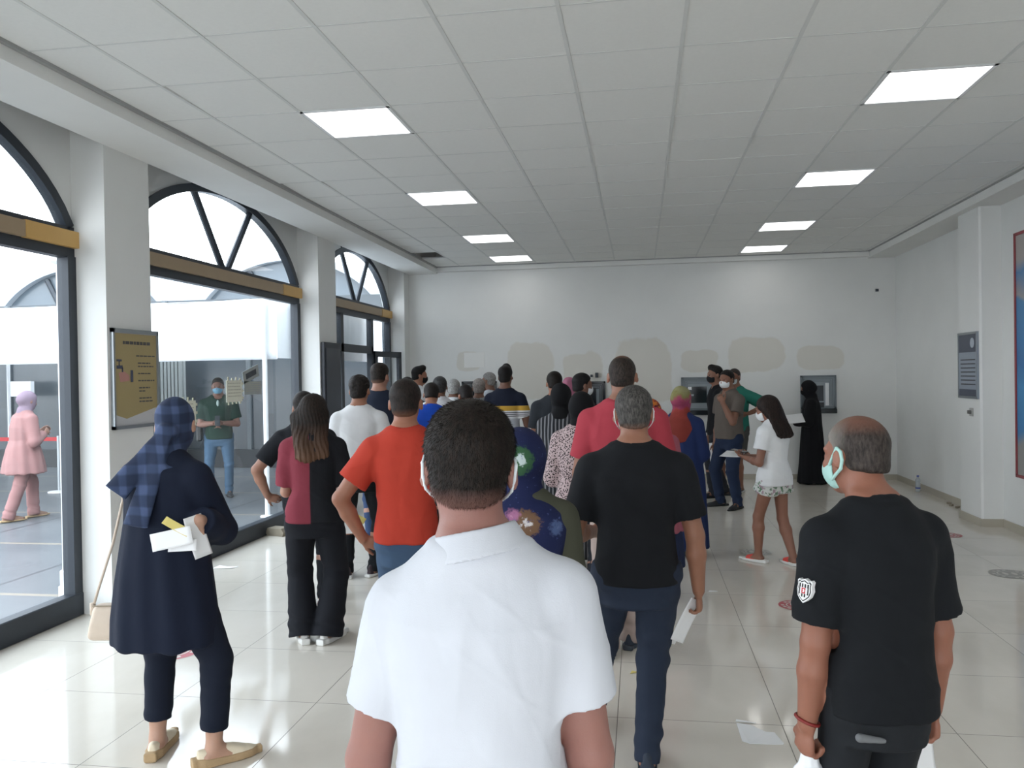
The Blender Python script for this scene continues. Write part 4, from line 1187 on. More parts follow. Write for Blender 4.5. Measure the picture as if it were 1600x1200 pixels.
    def mask(s, col='e6eaea', straps=True, name='face_mask', mat=None, sw=.0022, wide=False):
        mat = mat or cloth(col, .7, .1)
        def fn(X, Y, Z):
            d = ell(X, Y, Z, (0, .030, -.045), (.069, .088, .071)); d = np.maximum(d, -(d+.006))
            top = -.006-.35*np.abs(X); bot = -.112+.25*np.abs(X)
            d = np.maximum(d, Z-top); d = np.maximum(d, bot-Z); return np.maximum(d, .035-Y+.0*X)
        M = Matrix.Translation(s.hc) @ Matrix(s.Rh.tolist()).to_4x4() @ Matrix.Scale(s.hs, 4)
        o = fn_mesh(name, fn, (-.09, .02, -.14), (.09, .14, .02), .004, mat, s.root, M, relax=1)
        if straps:
            for sg in (-1, 1):
                A = [(sg*.066, .045, -.030), (sg*.078, .018, -.006), (sg*.086, -.006, .018), (sg*.089, -.022, .006), (sg*.087, -.024, -.02), (sg*.082, -.012, -.045), (sg*.074, .014, -.060), (sg*.062, .042, -.075)]
                w_ = sw*(2.2 if wide else 1)
                P = [Cone(np.array(A[i], float), np.array(A[i+1], float), w_, w_, .002) for i in range(len(A)-1)]
                D, lo = field(P, .003); q = grid_mesh('strap', D, lo, .003, mat, o, relax=1)
        return s
    def hijab(s, mat, back=.0, face=True, name='headscarf', drop=.70, vol=0., h=None, seed=0, extra=None, wide=.0, deep=.0, folds=.004):
        H = s.H; q = s.hs; P = []
        P.append(Ell(s.hp(0, -.014-vol*.3, .022), v3(.088+vol, .112+vol, .104+vol)*q, s.Rh, .03)); P.append(Ell(s.hp(0, .012, -.055), v3(.078, .090, .080)*q, s.Rh, .04))
        if vol: P.append(Ell(s.hp(0, -.09-vol*.5, -.01), v3(.06, .05, .055)*q, s.Rh, .05))
        P.append(Cone(s.hp(0, -.01, -.08), s.nb+v3(0, 0, -.005), .064*q, .078*q, .04))
        y = s.yo(.8*H)
        P.append(Prof([(drop*H, .070*H+wide, .030*H+deep, y-.035*H), (.76*H, .090*H+wide, .058*H+deep, y-.012*H), (.80*H, .084*H+wide, .060*H+deep, y-.004), (.83*H, .064*H+wide*.5, .054*H+deep*.5, y), (.875*H, .042*H, .045*H, y)], 2.2, .03))
        if extra: P += extra(s)
        if face: P.append(Ell(s.hp(0, .135, -.008), v3(.054, .085, .078)*q, s.Rh, .006, 's'))
        o = sdf_mesh(name, P, h or s.h, mat, s.root, disp=shirt_folds(folds, seed)); s.scarf = o
        return s
    def long_hair(s, mat, zend=.70, wide=.085, h=None, seed=0, name='hair', face=True, ponytail=False, off=(0, 0)):
        H = s.H; q = s.hs
        P = [Ell(s.hp(0, -.016, .024), v3(.086, .108, .100)*q, s.Rh, .03), Ell(s.hp(0, -.045, -.04), v3(.082, .075, .09)*q, s.Rh, .04)]
        y = s.yo(.8*H); a = s.hp(0, -.055, -.03); b = v3(off[0], y-.060*H+off[1], zend*H+.03)
        P.append(Cone(a, b, .05, .042, .04, side=(1, 0, 0), sx=wide/.05, sy=.85))
        P.append(Ell(s.hp(0, .115, -.03), v3(.062, .085, .105)*q, s.Rh, .01, 's'))
        def disp(V, N):
            th = np.arctan2(V[:, 0]-s.hc[0], -(V[:, 1]-s.hc[1])); lo = np.clip((s.hc[2]-V[:, 2])/(.2), 0, 1)
            return (.0014+.0028*lo)*(.6*np.sin(th*34+V[:, 2]*14+seed+2*np.sin(V[:, 2]*30))+.4*np.sin(th*61+V[:, 2]*25)) + .006*lo*np.sin(th*6+seed+V[:, 2]*16)
        s.hair_o = sdf_mesh(name, P, h or s.h*.7, mat, s.root, disp=disp)
        return s
    def W(s, p):
        p = np.asarray(p, float); return (s.M@np.append(p, 1))[:3]
    def palm(s, sd, a=.07, n=.02, t=0):
        d, pn, th, c = s.J['hd'+sd]; return s.W(s.J['wr'+sd]+d*a+pn*n+th*t)

def sheet_obj(name, c, R, w, l, label, cat, mat, bend=.12, group=None, n=8):
    """slightly curved sheet; R: 3x3 world axes (cols: width, length, normal)"""
    V = []; F = []
    for i in range(n+1):
        for k in range(n+1):
            a, b_ = (i/n-.5), (k/n-.5)
            V.append((a*w, b_*l, bend*l*(b_*b_-.08)+.3*bend*w*a*a))
    for i in range(n):
        for k in range(n): q = i*(n+1)+k; F.append((q, q+n+1, q+n+2, q+1))
    o = mkmesh(name, V, F, mat, smooth=True); o.modifiers.new('thickness', 'SOLIDIFY').thickness = .0012
    M = Matrix(np.array(R).tolist()).to_4x4(); M.translation = Vector(c); o.matrix_world = M
    tag(o, label, cat, group); return o
def axes(length, normal):
    l = unit(length); n = np.asarray(normal, float); n = unit(n-l*(n@l)); w = np.cross(l, n); return np.stack([w, l, n], 1)
def phone(c, R, label):
    P = empty('phone', c); M = Matrix(np.array(R).tolist()).to_4x4(); M.translation = Vector(c); P.matrix_world = M; tag(P, label, 'phone')
    MB().box(-.036, .036, -.074, .074, -.004, .004, ch=.002).build('case', M_black, P)
    MB().box(-.033, .033, -.070, .070, .004, .0046).build('screen', plain('phone_screen', '30363c', .1) if 'phone_screen' not in bpy.data.materials else bpy.data.materials['phone_screen'], P)

# ------------------------------------------------------------------ people: cast
C = cloth
def pat(name, build, rough=.85, fold=.35):
    m = NT(name); v = m.obj(); m.base(build(m, v)); m.rough(rough); m.p.inputs['Specular IOR Level'].default_value = .25
    m.bump(m.noise(v, 7, 3, .5, (1, 1, .45)), fold, .03); return m.m
def thr(m, f, t, w=.01):
    mr = m.n('ShaderNodeMapRange'); mr.inputs[1].default_value = t-w; mr.inputs[2].default_value = t+w; m.l(f, mr.inputs[0]); return mr.outputs[0]
def rubber(name, c): return plain(name, c, .6)
S_white = rubber('white_sole', 'd9d9d6'); S_tan = plain('rope_sole', 'a98f6c', .8, 0, .15, .5, 30); S_black = rubber('black_sole', '1c1d20')
SHB = plain('black_shoe_leather', '1b1d22', .5); SHG = plain('grey_shoe_cloth', '4a505a', .7); SHN = plain('navy_shoe_suede', '2c3543', .8)

# 1 the man in the white polo, nearest the camera
A = Person('man in a white polo shirt seen from behind, nearest the camera', u=745, d=1.50, rel=-12, H=1.645, hx=-.025, shrug=-.006, w=1.0, b=1.08, h=.0052, lean=.0, head=(10, -2, 3), sk='966c62',
           sh=.090, L=((.25, -.02, -1), (.12, .35, -1), dict(dz=-.006)), R=((.17, .05, -1), (-.04, .45, -1), dict(dz=.022)))
A.body().tee(C('c9ccd3', .8, .35, 'white_pique'), hem=.455, sleeve=.64, e=.014, folds=.0075, polo=True, seed=2, name='polo_shirt', sl_r=1.12, h=.005)
A.trousers(C('2c3340'), an=.036, kn=.042, h=.008).shoes(SHB, S_white)
A.hair(hairmat('14100e', '2a221d', '966c62', fade=(-.075, -.030, .75)), t=.009, top=.016, nape=-.064, h=.004, blades=24000, L=.011, seed=3, wd=.0005).mask('dfe6ea', sw=.0035)
# 2 the man on the right
B = Person('grey-haired man in a black t-shirt with a white shield badge on the sleeve', u=1366, d=2.30, rel=34, H=1.565, w=.93, b=1.12, belly=.015, arm=1.02, h=.0058, head=(16, 8, 4), sk='8e5f4c', hf=.035, lean=.02,
           L=((.10, .02, -1), (.05, .12, -1), dict(curl=1.0)), R=((.19, .04, -1), (.04, .16, -1), dict(curl=.8)))
B.body().tee(C('111418', .85, .3, 'black_cotton'), hem=.475, sleeve=.80, e=.016, folds=.007, seed=5, name='t_shirt', sl_r=1.12, h=.0055)
B.trousers(C('1c1f23', .8, .5, 'black_denim'), an=.034, h=.008).shoes(SHB, S_black)
B.hair(hairmat('2c2624', '4a423d', '8a6050', bald=((.0, -.035, .115), .10, .85), temple='8e8881'), t=.005, top=.005, nape=-.062, h=.004, blades=16000, L=.005, seed=4, wd=.0004).mask('a9cfc8', sw=.0025, wide=True).eyes()
# 3 walking man in black
Wk = Person('man in a black t-shirt and navy trousers walking away with papers in his right hand', u=990, d=3.55, rel=2, H=1.642, w=1.06, b=1.1, h=.007, lean=.01, head=(0, 2, 0), sk='966a54',
            L=((.30, .02, -1), (-.35, .95, -.15)), R=((.24, -.02, -1), (.06, .12, -1), dict(curl=.9)), fL=(-.21, .36, 8, .03), fR=(.035, -.05, -4))
Wk.body().tee(C('15171b', .85, .3, 'black_cotton2'), hem=.485, sleeve=.74, e=.018, folds=.006, seed=9, name='t_shirt', sl_r=1.15)
Wk.trousers(C('262f40', .8, .4, 'navy_twill'), an=.033, kn=.042, th=.062, seed=3, folds=.007).shoes(SHN, plain('dark_navy_sole', '1d232c', .6))
Wk.hair(hairmat('333130', '5e5b57', '966a54', fade=(-.07, -.045, .5)), t=.008, top=.012, nape=-.070, h=.005, blades=6000, L=.009, seed=8, wd=.0008).mask('e6eaec', sw=.003)
# 4 woman in navy coat at the left
Wo = Person('woman in a long navy coat and blue plaid headscarf looking at her phone', u=252, d=3.65, rel=-38, H=1.625, w=1.05, b=1.12, h=.0075, fem=True, head=(20, 22, 0), hf=.03, lean=.04, sk='b08c78',
            L=((.12, .10, -1), (-.86, .75, -.10), dict(curl=.8, ik=near(292, 775, 3.84), pole=(.3, .2, -1), dir=(-.3, .5, 1))), R=((.28, .02, -1), (-.45, .60, .65), dict(curl=.9, ik=near(311, 812, 3.52), pole=(.15, 1, -1.6), dir=(-.6, -.15, -.8), palm=(-.2, .9, .1))),
            fL=(-.10, .05, 18), fR=(.23, .02, -42))
Wo.body(.006)
Wo.robe(C('141b2c', .9, .35, 'navy_crepe'), [(.33, .142, .105), (.40, .140, .104), (.50, .128, .096), (.58, .118, .086), (.66, .108, .076), (.74, .106, .076), (.80, .096, .066), (.83, .072, .052), (.86, .04, .04)], 'coat', arms=(.042, .042, .036, .90), folds=.008, n=7, seed=2)
Wo.trousers(C('141a28', .9, .3, 'navy_trouser'), an=.036, kn=.043, th=.062, cuffcut=.80)
Wo.shoes(plain('cream_canvas', 'd8ccb4', .8, 0, .06, .2, 30), S_tan, thick=.036, style='flat')
def tails(s):
    k = s.hp(.0, -.105, -.075)
    return [Ell(k, (.05, .042, .040), None, .025),
            Cone(k+v3(-.01, -.015, -.01), (-.115, -.165, 1.225), .026, .050, .012, side=(1, .3, 0), sx=1.15, sy=.42, cut=1.0),
            Cone(k+v3(.01, -.02, -.01), (.0, -.185, 1.085), .030, .062, .012, side=(1, 0, 0), sx=1.05, sy=.36, cut=1.0)]
def plaid(m, v):
    s = m.sep(v); n = m.noise(v, 3, 2)
    a = m.math('SINE', m.math('ADD', m.math('MULTIPLY', s[2], 75), m.math('MULTIPLY', n, 6))); b = m.math('SINE', m.math('ADD', m.math('MULTIPLY', m.math('ADD', s[0], s[1]), 60), m.math('MULTIPLY', n, 6)))
    f = m.math('MULTIPLY_ADD', m.math('ADD', thr(m, a, .2, .3), thr(m, b, .3, .3)), .5, 0)
    return m.ramp(f, [(0, '262f45'), (.5, '323e58'), (1, '475474')])
Wo.hijab(pat('blue_plaid_scarf', plaid), extra=tails, drop=.815, h=.006, folds=.004, seed=3)
# 5 tall man in coral polo
Pk = Person('tall balding man in a coral red t-shirt and beige trousers', u=972, d=4.95, rel=-4, H=1.81, w=1.04, b=1.08, h=.0085, sk='8c6350', head=(0, 4, 0), L=((.22, .06, -1), (.02, .25, -1)), R=((.2, .1, -1), (-.3, .9, -.2)), fL=(-.10, -.02, 10), fR=(.02, .15, -8))
Pk.body().tee(C('a63c48', .85, .35, 'coral_cotton'), hem=.50, sleeve=.72, e=.018, folds=.006, seed=11, name='t_shirt', sl_r=1.15)
Pk.trousers(C('a5948d', .85, .4, 'beige_linen'), an=.040, kn=.046, th=.062, folds=.008).shoes(SHN, plain('slate_sole', '39404a', .6))
Pk.hair(hairmat('1f1a18', '3d332d', '8c6350', bald=((0, -.01, .135), .075, 1.)), t=.004, top=.004, nape=-.070, h=.005, blades=2500, L=.006, wd=.0009)
# 6 boy in orange
Or = Person('boy in an orange t-shirt with his left hand on his hip', u=632, d=4.28, rel=-6, H=1.685, w=.92, b=.95, h=.0075, sk='966650', head=(-4, 2, 0), L=((.62, -.10, -.85), (-.42, .30, -.92), dict(dir=(-.9, .25, -.45), palm=(-.1, .95, .2), curl=.25)), R=((.15, .1, -1), (-.1, .5, -1)))
Or.body().tee(C('ae3a2b', .85, .35, 'orange_cotton'), hem=.500, sleeve=.66, e=.022, folds=.007, seed=12, name='t_shirt', sl_r=1.18)
Or.trousers(C('3c5068', .85, .4, 'blue_denim'), an=.034).shoes(SHG, S_white)
Or.hair(hairmat('15110f', '2c231f', '966650', fade=(-.085, -.04, .6)), t=.008, top=.013, nape=-.078, h=.005, blades=5000, L=.007, seed=14, wd=.0009)
# 7 long haired woman
Lh = Person('young woman with long brown hair, black and burgundy top and wide black trousers', u=487, d=5.3, rel=-6, H=1.60, w=1.0, b=1.0, h=.0085, fem=True, sk='a07a66', head=(-30, 6, 0), L=((.10, .12, -1), (-.3, .8, .1)), R=((.22, .12, -1), (-.45, .9, -.25)), fL=(-.085, 0, 14), fR=(.085, -.04, -30))
Lh.body()
def split(m, v):
    s = m.sep(v); f = thr(m, m.math('ADD', s[0], m.math('MULTIPLY', s[1], .2)), -.035, .003); return m.mix(f, '78303c', '14161b')
Lh.tee(pat('two_tone_cotton', split), hem=.485, sleeve=.85, e=.020, folds=.006, seed=21, name='top', sl_r=1.15)
Lh.trousers(C('15171d', .9, .35, 'black_crepe'), an=.062, kn=.050, th=.066, folds=.006, cuffcut=1.10).shoes(plain('white_shoe_canvas', 'dddcd8', .7), S_white, thick=.034)
Lh.long_hair(hairmat('120f0e', '2a2019', '6a4c38', fade=(1.17, 1.42, .85)), zend=.735, wide=.125, seed=3)
Lh.mask('15171a')
# 8 man in white tee
Wt = Person('young man in a white t-shirt and black jeans with dark trainers', u=560, d=7.0, rel=-8, H=1.715, w=.95, b=.95, h=.009, sk='966a54', head=(-10, 6, 0), L=((.12, .1, -1), (-.3, .9, -.2)), R=((.22, .04, -1), (-.50, .62, -.55)), fL=(-.12, 0, 12), fR=(.10, .03, -28))
Wt.body().tee(C('d5d6d8', .85, .35, 'white_cotton'), hem=.50, sleeve=.72, e=.020, folds=.006, seed=31, name='t_shirt', sl_r=1.15)
Wt.trousers(C('16181c', .85, .4, 'black_jeans'), an=.030, folds=.008).shoes(plain('dark_trainer', '33262c', .7), S_white)
Wt.hair(hairmat('14110f', '2a2320', '966a54'), t=.010, top=.022, nape=-.078, curly=.004, blades=3000, L=.010, wd=.001)
# 9 navy tee
Nv = Person('tall young man in a dark navy t-shirt beside the glass door', u=592, d=8.1, rel=-4, H=1.84, w=.92, h=.010, sk='97705e', head=(-25, 6, 0), L=((.15, .1, -1), (-.3, .9, 0)), R=((.18, .10, -1), (-.2, .9, -.25)), fL=(-.09, 0, 12), fR=(.08, .03, -12))
Nv.body().tee(C('1e2535', .85, .35, 'dark_navy_cotton'), hem=.49, sleeve=.74, e=.020, seed=33, name='t_shirt', sl_r=1.15)
Nv.trousers(C('2c3d5c', .85, .4, 'indigo_denim')).shoes(plain('brown_trainer', '4b3b36', .7), S_black)
Nv.hair(hairmat('17120f', '2e2621', '97705e', fade=(-.08, -.04, .7)), t=.006, top=.018, nape=-.074)
# 10 hand on hip behind the long haired woman
Hp = Person('person in black with a hand on the hip, hidden behind the long-haired young woman', u=474, d=6.15, rel=-2, H=1.60, w=.98, h=.010, sk='97705e', L=((.62, -.12, -.75), (-.30, .5, -.95), dict(dir=(-.8, .4, -.4), palm=(-.2, .9, .1), curl=.3)), R=((.30, .0, -1), (.15, .25, -1), dict(curl=.7)), fL=(-.02, .0, 6), fR=(.13, .03, -14), head=(0, 10, 0))
Hp.body().tee(C('17191e', .85, .35, 'black_jersey'), hem=.49, sleeve=.74, e=.018, name='t_shirt', sl_r=1.15)
Hp.trousers(C('17191e', .85, .35, 'black_jersey')).shoes(SHB, plain('red_sole', '5a2226', .6))
Hp.hair(hairmat('14110f', '2a2320'), t=.010, top=.016)
# 11 masked man at the back left
def simple(label, u, d, H, shirt, hairc, hc2=None, rel=0, head=(0, 0, 0), w=.98, trs='23262c', sk='966a54', h=.0115, bald=None, mask=None, hem=.49, e=.018, L=DOWN, R=DOWN, ht=.008, top=.014, fem=False, polo=False, fL=(-.06, 0, 8), fR=(.06, 0, -8), curly=0, lean=0, quiff=0, shirtname='t_shirt', tmat=None, sleeve=.72, hf=.01, eyes=False, shoe=None, belly=0, b=1):
    p = Person(label, u=u, d=d, rel=rel, H=H, w=w, h=h, sk=sk, head=head, L=L, R=R, fL=fL, fR=fR, fem=fem, lean=lean, hf=hf, belly=belly, b=b)
    p.body().tee(tmat or C(shirt, .85, .35), hem=hem, sleeve=sleeve, e=e, name=shirtname, polo=polo, sl_r=1.25, seed=u*.1, folds=.005)
    p.trousers(C(trs, .85, .4)).shoes(shoe or SHB, S_black)
    p.hair(hairmat(hairc, hc2, sk, bald=bald), t=ht, top=top, curly=curly, quiff=quiff)
    if mask: p.mask(mask, straps=False)
    if eyes: p.eyes()
    return p
simple('man in a white t-shirt and black mask, turned right by the back wall', 652, 11.6, 1.85, 'd2d4d6', '141110', rel=-70, head=(-10, 4, 0), mask='15171a', quiff=.01, eyes=True)
simple('dark-haired head just behind the boy in orange', 636, 10.7, 1.70, '3a3f48', '171311', rel=-10)
simple('bent head of a man in a royal blue t-shirt', 672, 8.4, 1.645, '1b49b0', '1b1614', rel=-4, head=(0, 26, 0), hf=.05, lean=.10, w=1.05, e=.022, L=FRONT, R=FRONT)
simple('man with a dark grey cap-like crop and pale collar, right of the blue t-shirt', 687, 9.6, 1.70, 'c9cdd0', '2a2a2b', '454545', rel=-6, polo=True, sk='6e5040')
simple('grey-haired man in a white collared shirt in the far queue', 708, 10.3, 1.665, 'd4d8dc', '8b8b8a', 'b5b5b3', rel=-14, polo=True, sk='6e4c3a', shirtname='collared_shirt')
simple('dark-haired man in a bright red t-shirt bending forward', 733, 8.9, 1.615, 'b51c28', '191413', rel=10, head=(12, 28, 0), hf=.05, lean=.10, w=1.02, L=FRONT, R=FRONT)
simple('man with short silver-grey hair behind the red t-shirt', 748, 10.6, 1.665, '8d9296', '7d7774', 'a59d98', rel=-8, sk='765443')
simple('grey-haired man whose face shows left of the striped shirt', 766, 12.0, 1.75, 'b4bac2', '6f6d6c', '9a9896', rel=60, sk='765443', eyes=True)
# 19 striped tee
def stripe(m, v):
    z = m.sep(v)[2]; c = m.mix(thr(m, z, 1.18, .002), 'b9bdc6', 'd8dade')
    for a, b_, col in ((1.205, 1.213, '15181f'), (1.227, 1.235, '15181f'), (1.249, 1.257, '15181f'), (1.275, 1.335, 'c29a3e'), (1.335, 2.5, '161c2c')):
        f = m.math('MULTIPLY', thr(m, z, a, .001), m.math('SUBTRACT', 1.0, thr(m, z, b_, .001))); c = m.mix(f, c, col)
    return c
simple('man in a navy, yellow and white striped t-shirt', 789, 10.1, 1.81, '', '131010', rel=-18, tmat=pat('striped_cotton', stripe), quiff=.028, top=.022, ht=.006, R=((.25, .10, -1), (-.15, .9, .1)), L=FRONT, sk='6c4a3a', w=1.0, trs='394760')
# 20 dark grey tee
simple('man in a charcoal grey t-shirt left of the striped dress', 867, 8.7, 1.735, '2b2f35', '17120f', rel=6, head=(0, 10, 0), R=FRONT, w=1.02, fL=(-.07, 0, 6))
# 21 striped dress
def vstripe(m, v):
    s = m.sep(v); f = m.math('SINE', m.math('MULTIPLY', m.math('ADD', s[0], m.math('MULTIPLY', m.noise(v, 4, 2), .03)), 190)); return m.mix(thr(m, f, .35, .25), '24252a', '7a7b80')
Sd = Person('woman in a black hood-like headscarf and a black and grey pinstriped dress', u=876, d=7.2, rel=-4, H=1.61, w=1.0, h=.0095, fem=True, L=FRONT, R=FRONT, head=(0, 8, 0))
Sd.body().robe(pat('pinstripe_cloth', vstripe), [(.06, .150, .12), (.25, .145, .11), (.45, .138, .10), (.60, .120, .085), (.72, .112, .082), (.80, .100, .068), (.83, .07, .05), (.86, .04, .04)], 'dress', arms=(.042, .044, .036, .92), folds=.010)
Sd.shoes(SHB, S_black).hijab(C('121316', .9, .3, 'black_scarf'), drop=.78, vol=.012)
# 22 pink headscarf
Pn = Person('woman in a pink headscarf glimpsed behind the black headscarf', u=888, d=11.2, rel=-20, H=1.665, fem=True, h=.0115, head=(0, 6, 0))
Pn.body().robe(C('6c6470', .9, .3), [(.3, .14, .1), (.5, .13, .095), (.6, .115, .085), (.72, .108, .08), (.80, .098, .066), (.83, .07, .05), (.86, .04, .04)], 'coat', arms=(.040, .040, .034, .92))
Pn.trousers(C('2a2c33')).shoes(SHB).hijab(C('b5738c', .9, .3, 'pink_scarf'), drop=.77)
# 23 masked man right
simple('dark-haired man in black with a white mask looking right, near the middle cash machine', 906, 8.3, 1.71, '1a1c20', '121011', rel=-42, head=(-22, 4, 0), mask='dfe3e6', sk='735040', w=1.0, L=FRONT, R=FRONT, eyes=True)
# 24 leopard
def leo(m, v):
    vo = m.n('ShaderNodeTexVoronoi'); vo.inputs['Scale'].default_value = 80; m.l(v, vo.inputs['Vector'])
    n = m.noise(v, 90, 3); f = m.math('ADD', vo.outputs['Distance'], m.math('MULTIPLY', n, .5)); return m.mix(thr(m, f, .66, .04), '2a2226', 'b9a5a6')
Le = Person('woman in a black headscarf and a leopard print blouse beside the coral t-shirt', u=907, d=5.95, rel=-12, H=1.56, w=1.08, b=1.05, h=.009, fem=True, L=((.22, .12, -1), (-.3, .8, -.1)), R=FRONT, head=(0, 8, 0))
Le.body().tee(pat('leopard_print', leo), hem=.42, sleeve=1.9, e=.026, name='blouse', folds=.006, sl_r=1.2).trousers(C('23262c')).shoes(SHB)
Le.hijab(C('121316', .9, .3, 'black_scarf'), drop=.79, vol=.012)
# 25 floral navy scarf
def floral(m, v):
    base = m.mix(m.noise(v, 3, 2), '151a38', '1f2750')
    def blob(c, r, col, inner, nz):
        nonlocal base
        d = m.n('ShaderNodeVectorMath', operation='DISTANCE'); m.l(v, d.inputs[0]); d.inputs[1].default_value = c
        f = m.math('ADD', d.outputs['Value'], m.math('MULTIPLY', m.math('SUBTRACT', m.noise(v, nz, 4, .7), .5), r*1.6))
        base = m.mix(m.math('SUBTRACT', 1.0, thr(m, f, r, .006)), base, col); base = m.mix(m.math('SUBTRACT', 1.0, thr(m, f, r*.35, .004)), base, inner)
    blob((.01, -.12, 1.385), .055, '34583c', 'b9c6c6', 38); blob((.075, -.10, 1.30), .030, 'b05a68', 'e0a0a0', 60); blob((.05, -.13, 1.24), .028, 'a04a58', '8c3a4a', 60)
    blob((.035, -.14, 1.155), .050, '6e5440', 'c9c4c6', 45); blob((-.02, -.14, 1.19), .028, 'a06a8c', 'c090a8', 60); blob((.13, -.09, 1.13), .03, '4a5a80', '9aa6c0', 60)
    f = m.noise(v, 45, 3, .6); base = m.mix(m.math('MULTIPLY', thr(m, f, .66, .02), .6), base, '56659a'); return base
Fl = Person('woman in a navy floral headscarf and olive top, half hidden by the white polo shirt', u=812, d=3.15, rel=-6, H=1.475, w=1.10, b=1.05, h=.0075, fem=True, L=FRONT, R=FRONT, head=(0, 6, 0))
Fl.body().tee(C('45463a', .9, .35, 'olive_knit'), hem=.42, sleeve=1.9, e=.022, name='top', sl_r=1.1, folds=.004).trousers(C('2a2b30')).shoes(SHB)
Fl.hijab(pat('floral_navy_scarf', floral), drop=.68, vol=.020, wide=.050, deep=.040, h=.006, folds=.003)
# 26 mauve jacket
def multi(m, v):
    n = m.noise(v, 14, 3, .6); n2 = m.noise(v, 26, 3); c = m.ramp(n, [(.36, '1d2a22'), (.42, '8a2f2e'), (.5, 'c0702c'), (.58, '7c2a3a'), (.66, 'd0a060')], 'CONSTANT'); return m.mix(m.math('MULTIPLY', thr(m, n2, .6, .02), .7), c, '1a1a1c')
Mv = Person('woman in a mauve jacket and a dark flowered headscarf behind the black t-shirt', u=1016, d=6.2, rel=-8, H=1.50, w=1.05, h=.009, fem=True, L=FRONT, R=FRONT, head=(20, 6, 0))
Mv.body().robe(C('94525f', .9, .3, 'mauve_cloth'), [(.34, .150, .11), (.45, .140, .105), (.58, .125, .09), (.72, .112, .082), (.80, .102, .068), (.83, .07, .05), (.86, .04, .04)], 'jacket', arms=(.044, .044, .036, .92))
Mv.robe(C('222a44', .9, .3, 'navy_skirt_cloth'), [(.16, .15, .115), (.3, .145, .11), (.5, .12, .09)], 'skirt'); Mv.shoes(SHB, S_black)
Mv.hijab(pat('dark_flowered_scarf', multi), drop=.76, vol=.004)
# 27 blue dress
def multi2(m, v):
    z = m.sep(v)[2]; f = m.math('ADD', m.math('MULTIPLY', m.math('SUBTRACT', z, 1.28), 3.4), m.math('MULTIPLY', m.math('SUBTRACT', m.noise(v, 11, 3), .5), .8)); return m.ramp(f, [(.0, '7d332c'), (.3, '8f3a34'), (.45, '8a3a5a'), (.6, '9c4860'), (.72, '7f7a4c'), (.9, '8d8a66')])
Bl = Person('woman in a blue dress and a long green, plum and rust headscarf', u=1063, d=7.6, rel=-14, H=1.565, w=1.02, h=.009, fem=True, L=FRONT, R=FRONT, head=(-10, 6, 0))
Bl.body().robe(C('1e2c54', .9, .3, 'royal_navy_cloth'), [(.05, .150, .12), (.25, .142, .11), (.45, .135, .10), (.60, .118, .088), (.72, .110, .082), (.80, .100, .068), (.83, .07, .05), (.86, .04, .04)], 'dress', arms=(.042, .044, .036, .92))
Bl.shoes(SHB).hijab(pat('rust_plum_scarf', multi2), drop=.68, vol=.008, wide=.0, deep=.042)
# 28 man in taupe polo, hand to his face
Tp = Person('man in a taupe polo shirt and jeans holding his white mask with one hand', u=1139, d=10.3, rel=128, H=1.73, w=1.0, b=1.12, belly=.035, h=.010, sk='86604e', head=(14, 6, 0), lean=.0,
            R=((.10, .05, -1), (-.1, .25, -1)), L=((.20, .45, -.85), (-.42, .30, 1.0), dict(curl=.6, palm=(-.4, -.3, .2))), fL=(-.16, .02, 24), fR=(.14, .05, -16))
Tp.body(.008).tee(C('645c56', .85, .35, 'taupe_pique'), hem=.50, sleeve=.60, e=.020, name='polo_shirt', polo=True, sl_r=1.18).trousers(C('232f47', .85, .4, 'dark_blue_jeans'), an=.034, th=.064, kn=.044).shoes(SHB, S_black)
Tp.hair(hairmat('171412', '2c2826', '86604e'), t=.006, top=.008, nape=-.06, front=.0).mask('e4e7e9', straps=False).eyes()
# 29 man in black shirt behind
Bk = Person('man in a black long-sleeved shirt holding white sheets, left behind the taupe polo', u=1121, d=11.2, rel=100, H=1.79, w=.98, h=.011, sk='86604e', head=(14, 4, 0), R=((.1, .1, -1), (0, .2, -1)), L=((.16, .02, -1), (.05, .12, -1)), fL=(-.12, .1, 18), fR=(.10, -.1, -16))
Bk.body().tee(C('17181c', .85, .3), hem=.47, sleeve=1.86, e=.020, name='shirt').trousers(C('2a2d33')).shoes(SHB, S_black)
Bk.hair(hairmat('131110', '2a2625'), t=.006, top=.014, quiff=.008).mask('1b1d21', straps=False).eyes()
# 30 teal
Te = Person('man in a teal t-shirt and grey shorts, hand on hip, behind the taupe polo', u=1149, d=11.6, rel=150, H=1.755, w=1.02, h=.011, sk='86604e', head=(0, 4, 0), L=((.80, -.10, -.42), (-.75, .35, -.35), dict(curl=.4)), R=DOWN, fL=(-.06, 0, 10), fR=(.18, .05, -40))
Te.body().tee(C('2c7466', .85, .35, 'teal_cotton'), hem=.49, sleeve=.74, e=.020, name='t_shirt', sl_r=1.4).trousers(C('4c4c4a', .85, .4, 'grey_shorts_cloth'), name='shorts', kn=.054, thigh=.92).shoes(SHB, S_white)
Te.hair(hairmat('231d1a', '4a423e', '86604e'), t=.003, top=.003).mask('cfd4d6', straps=False)
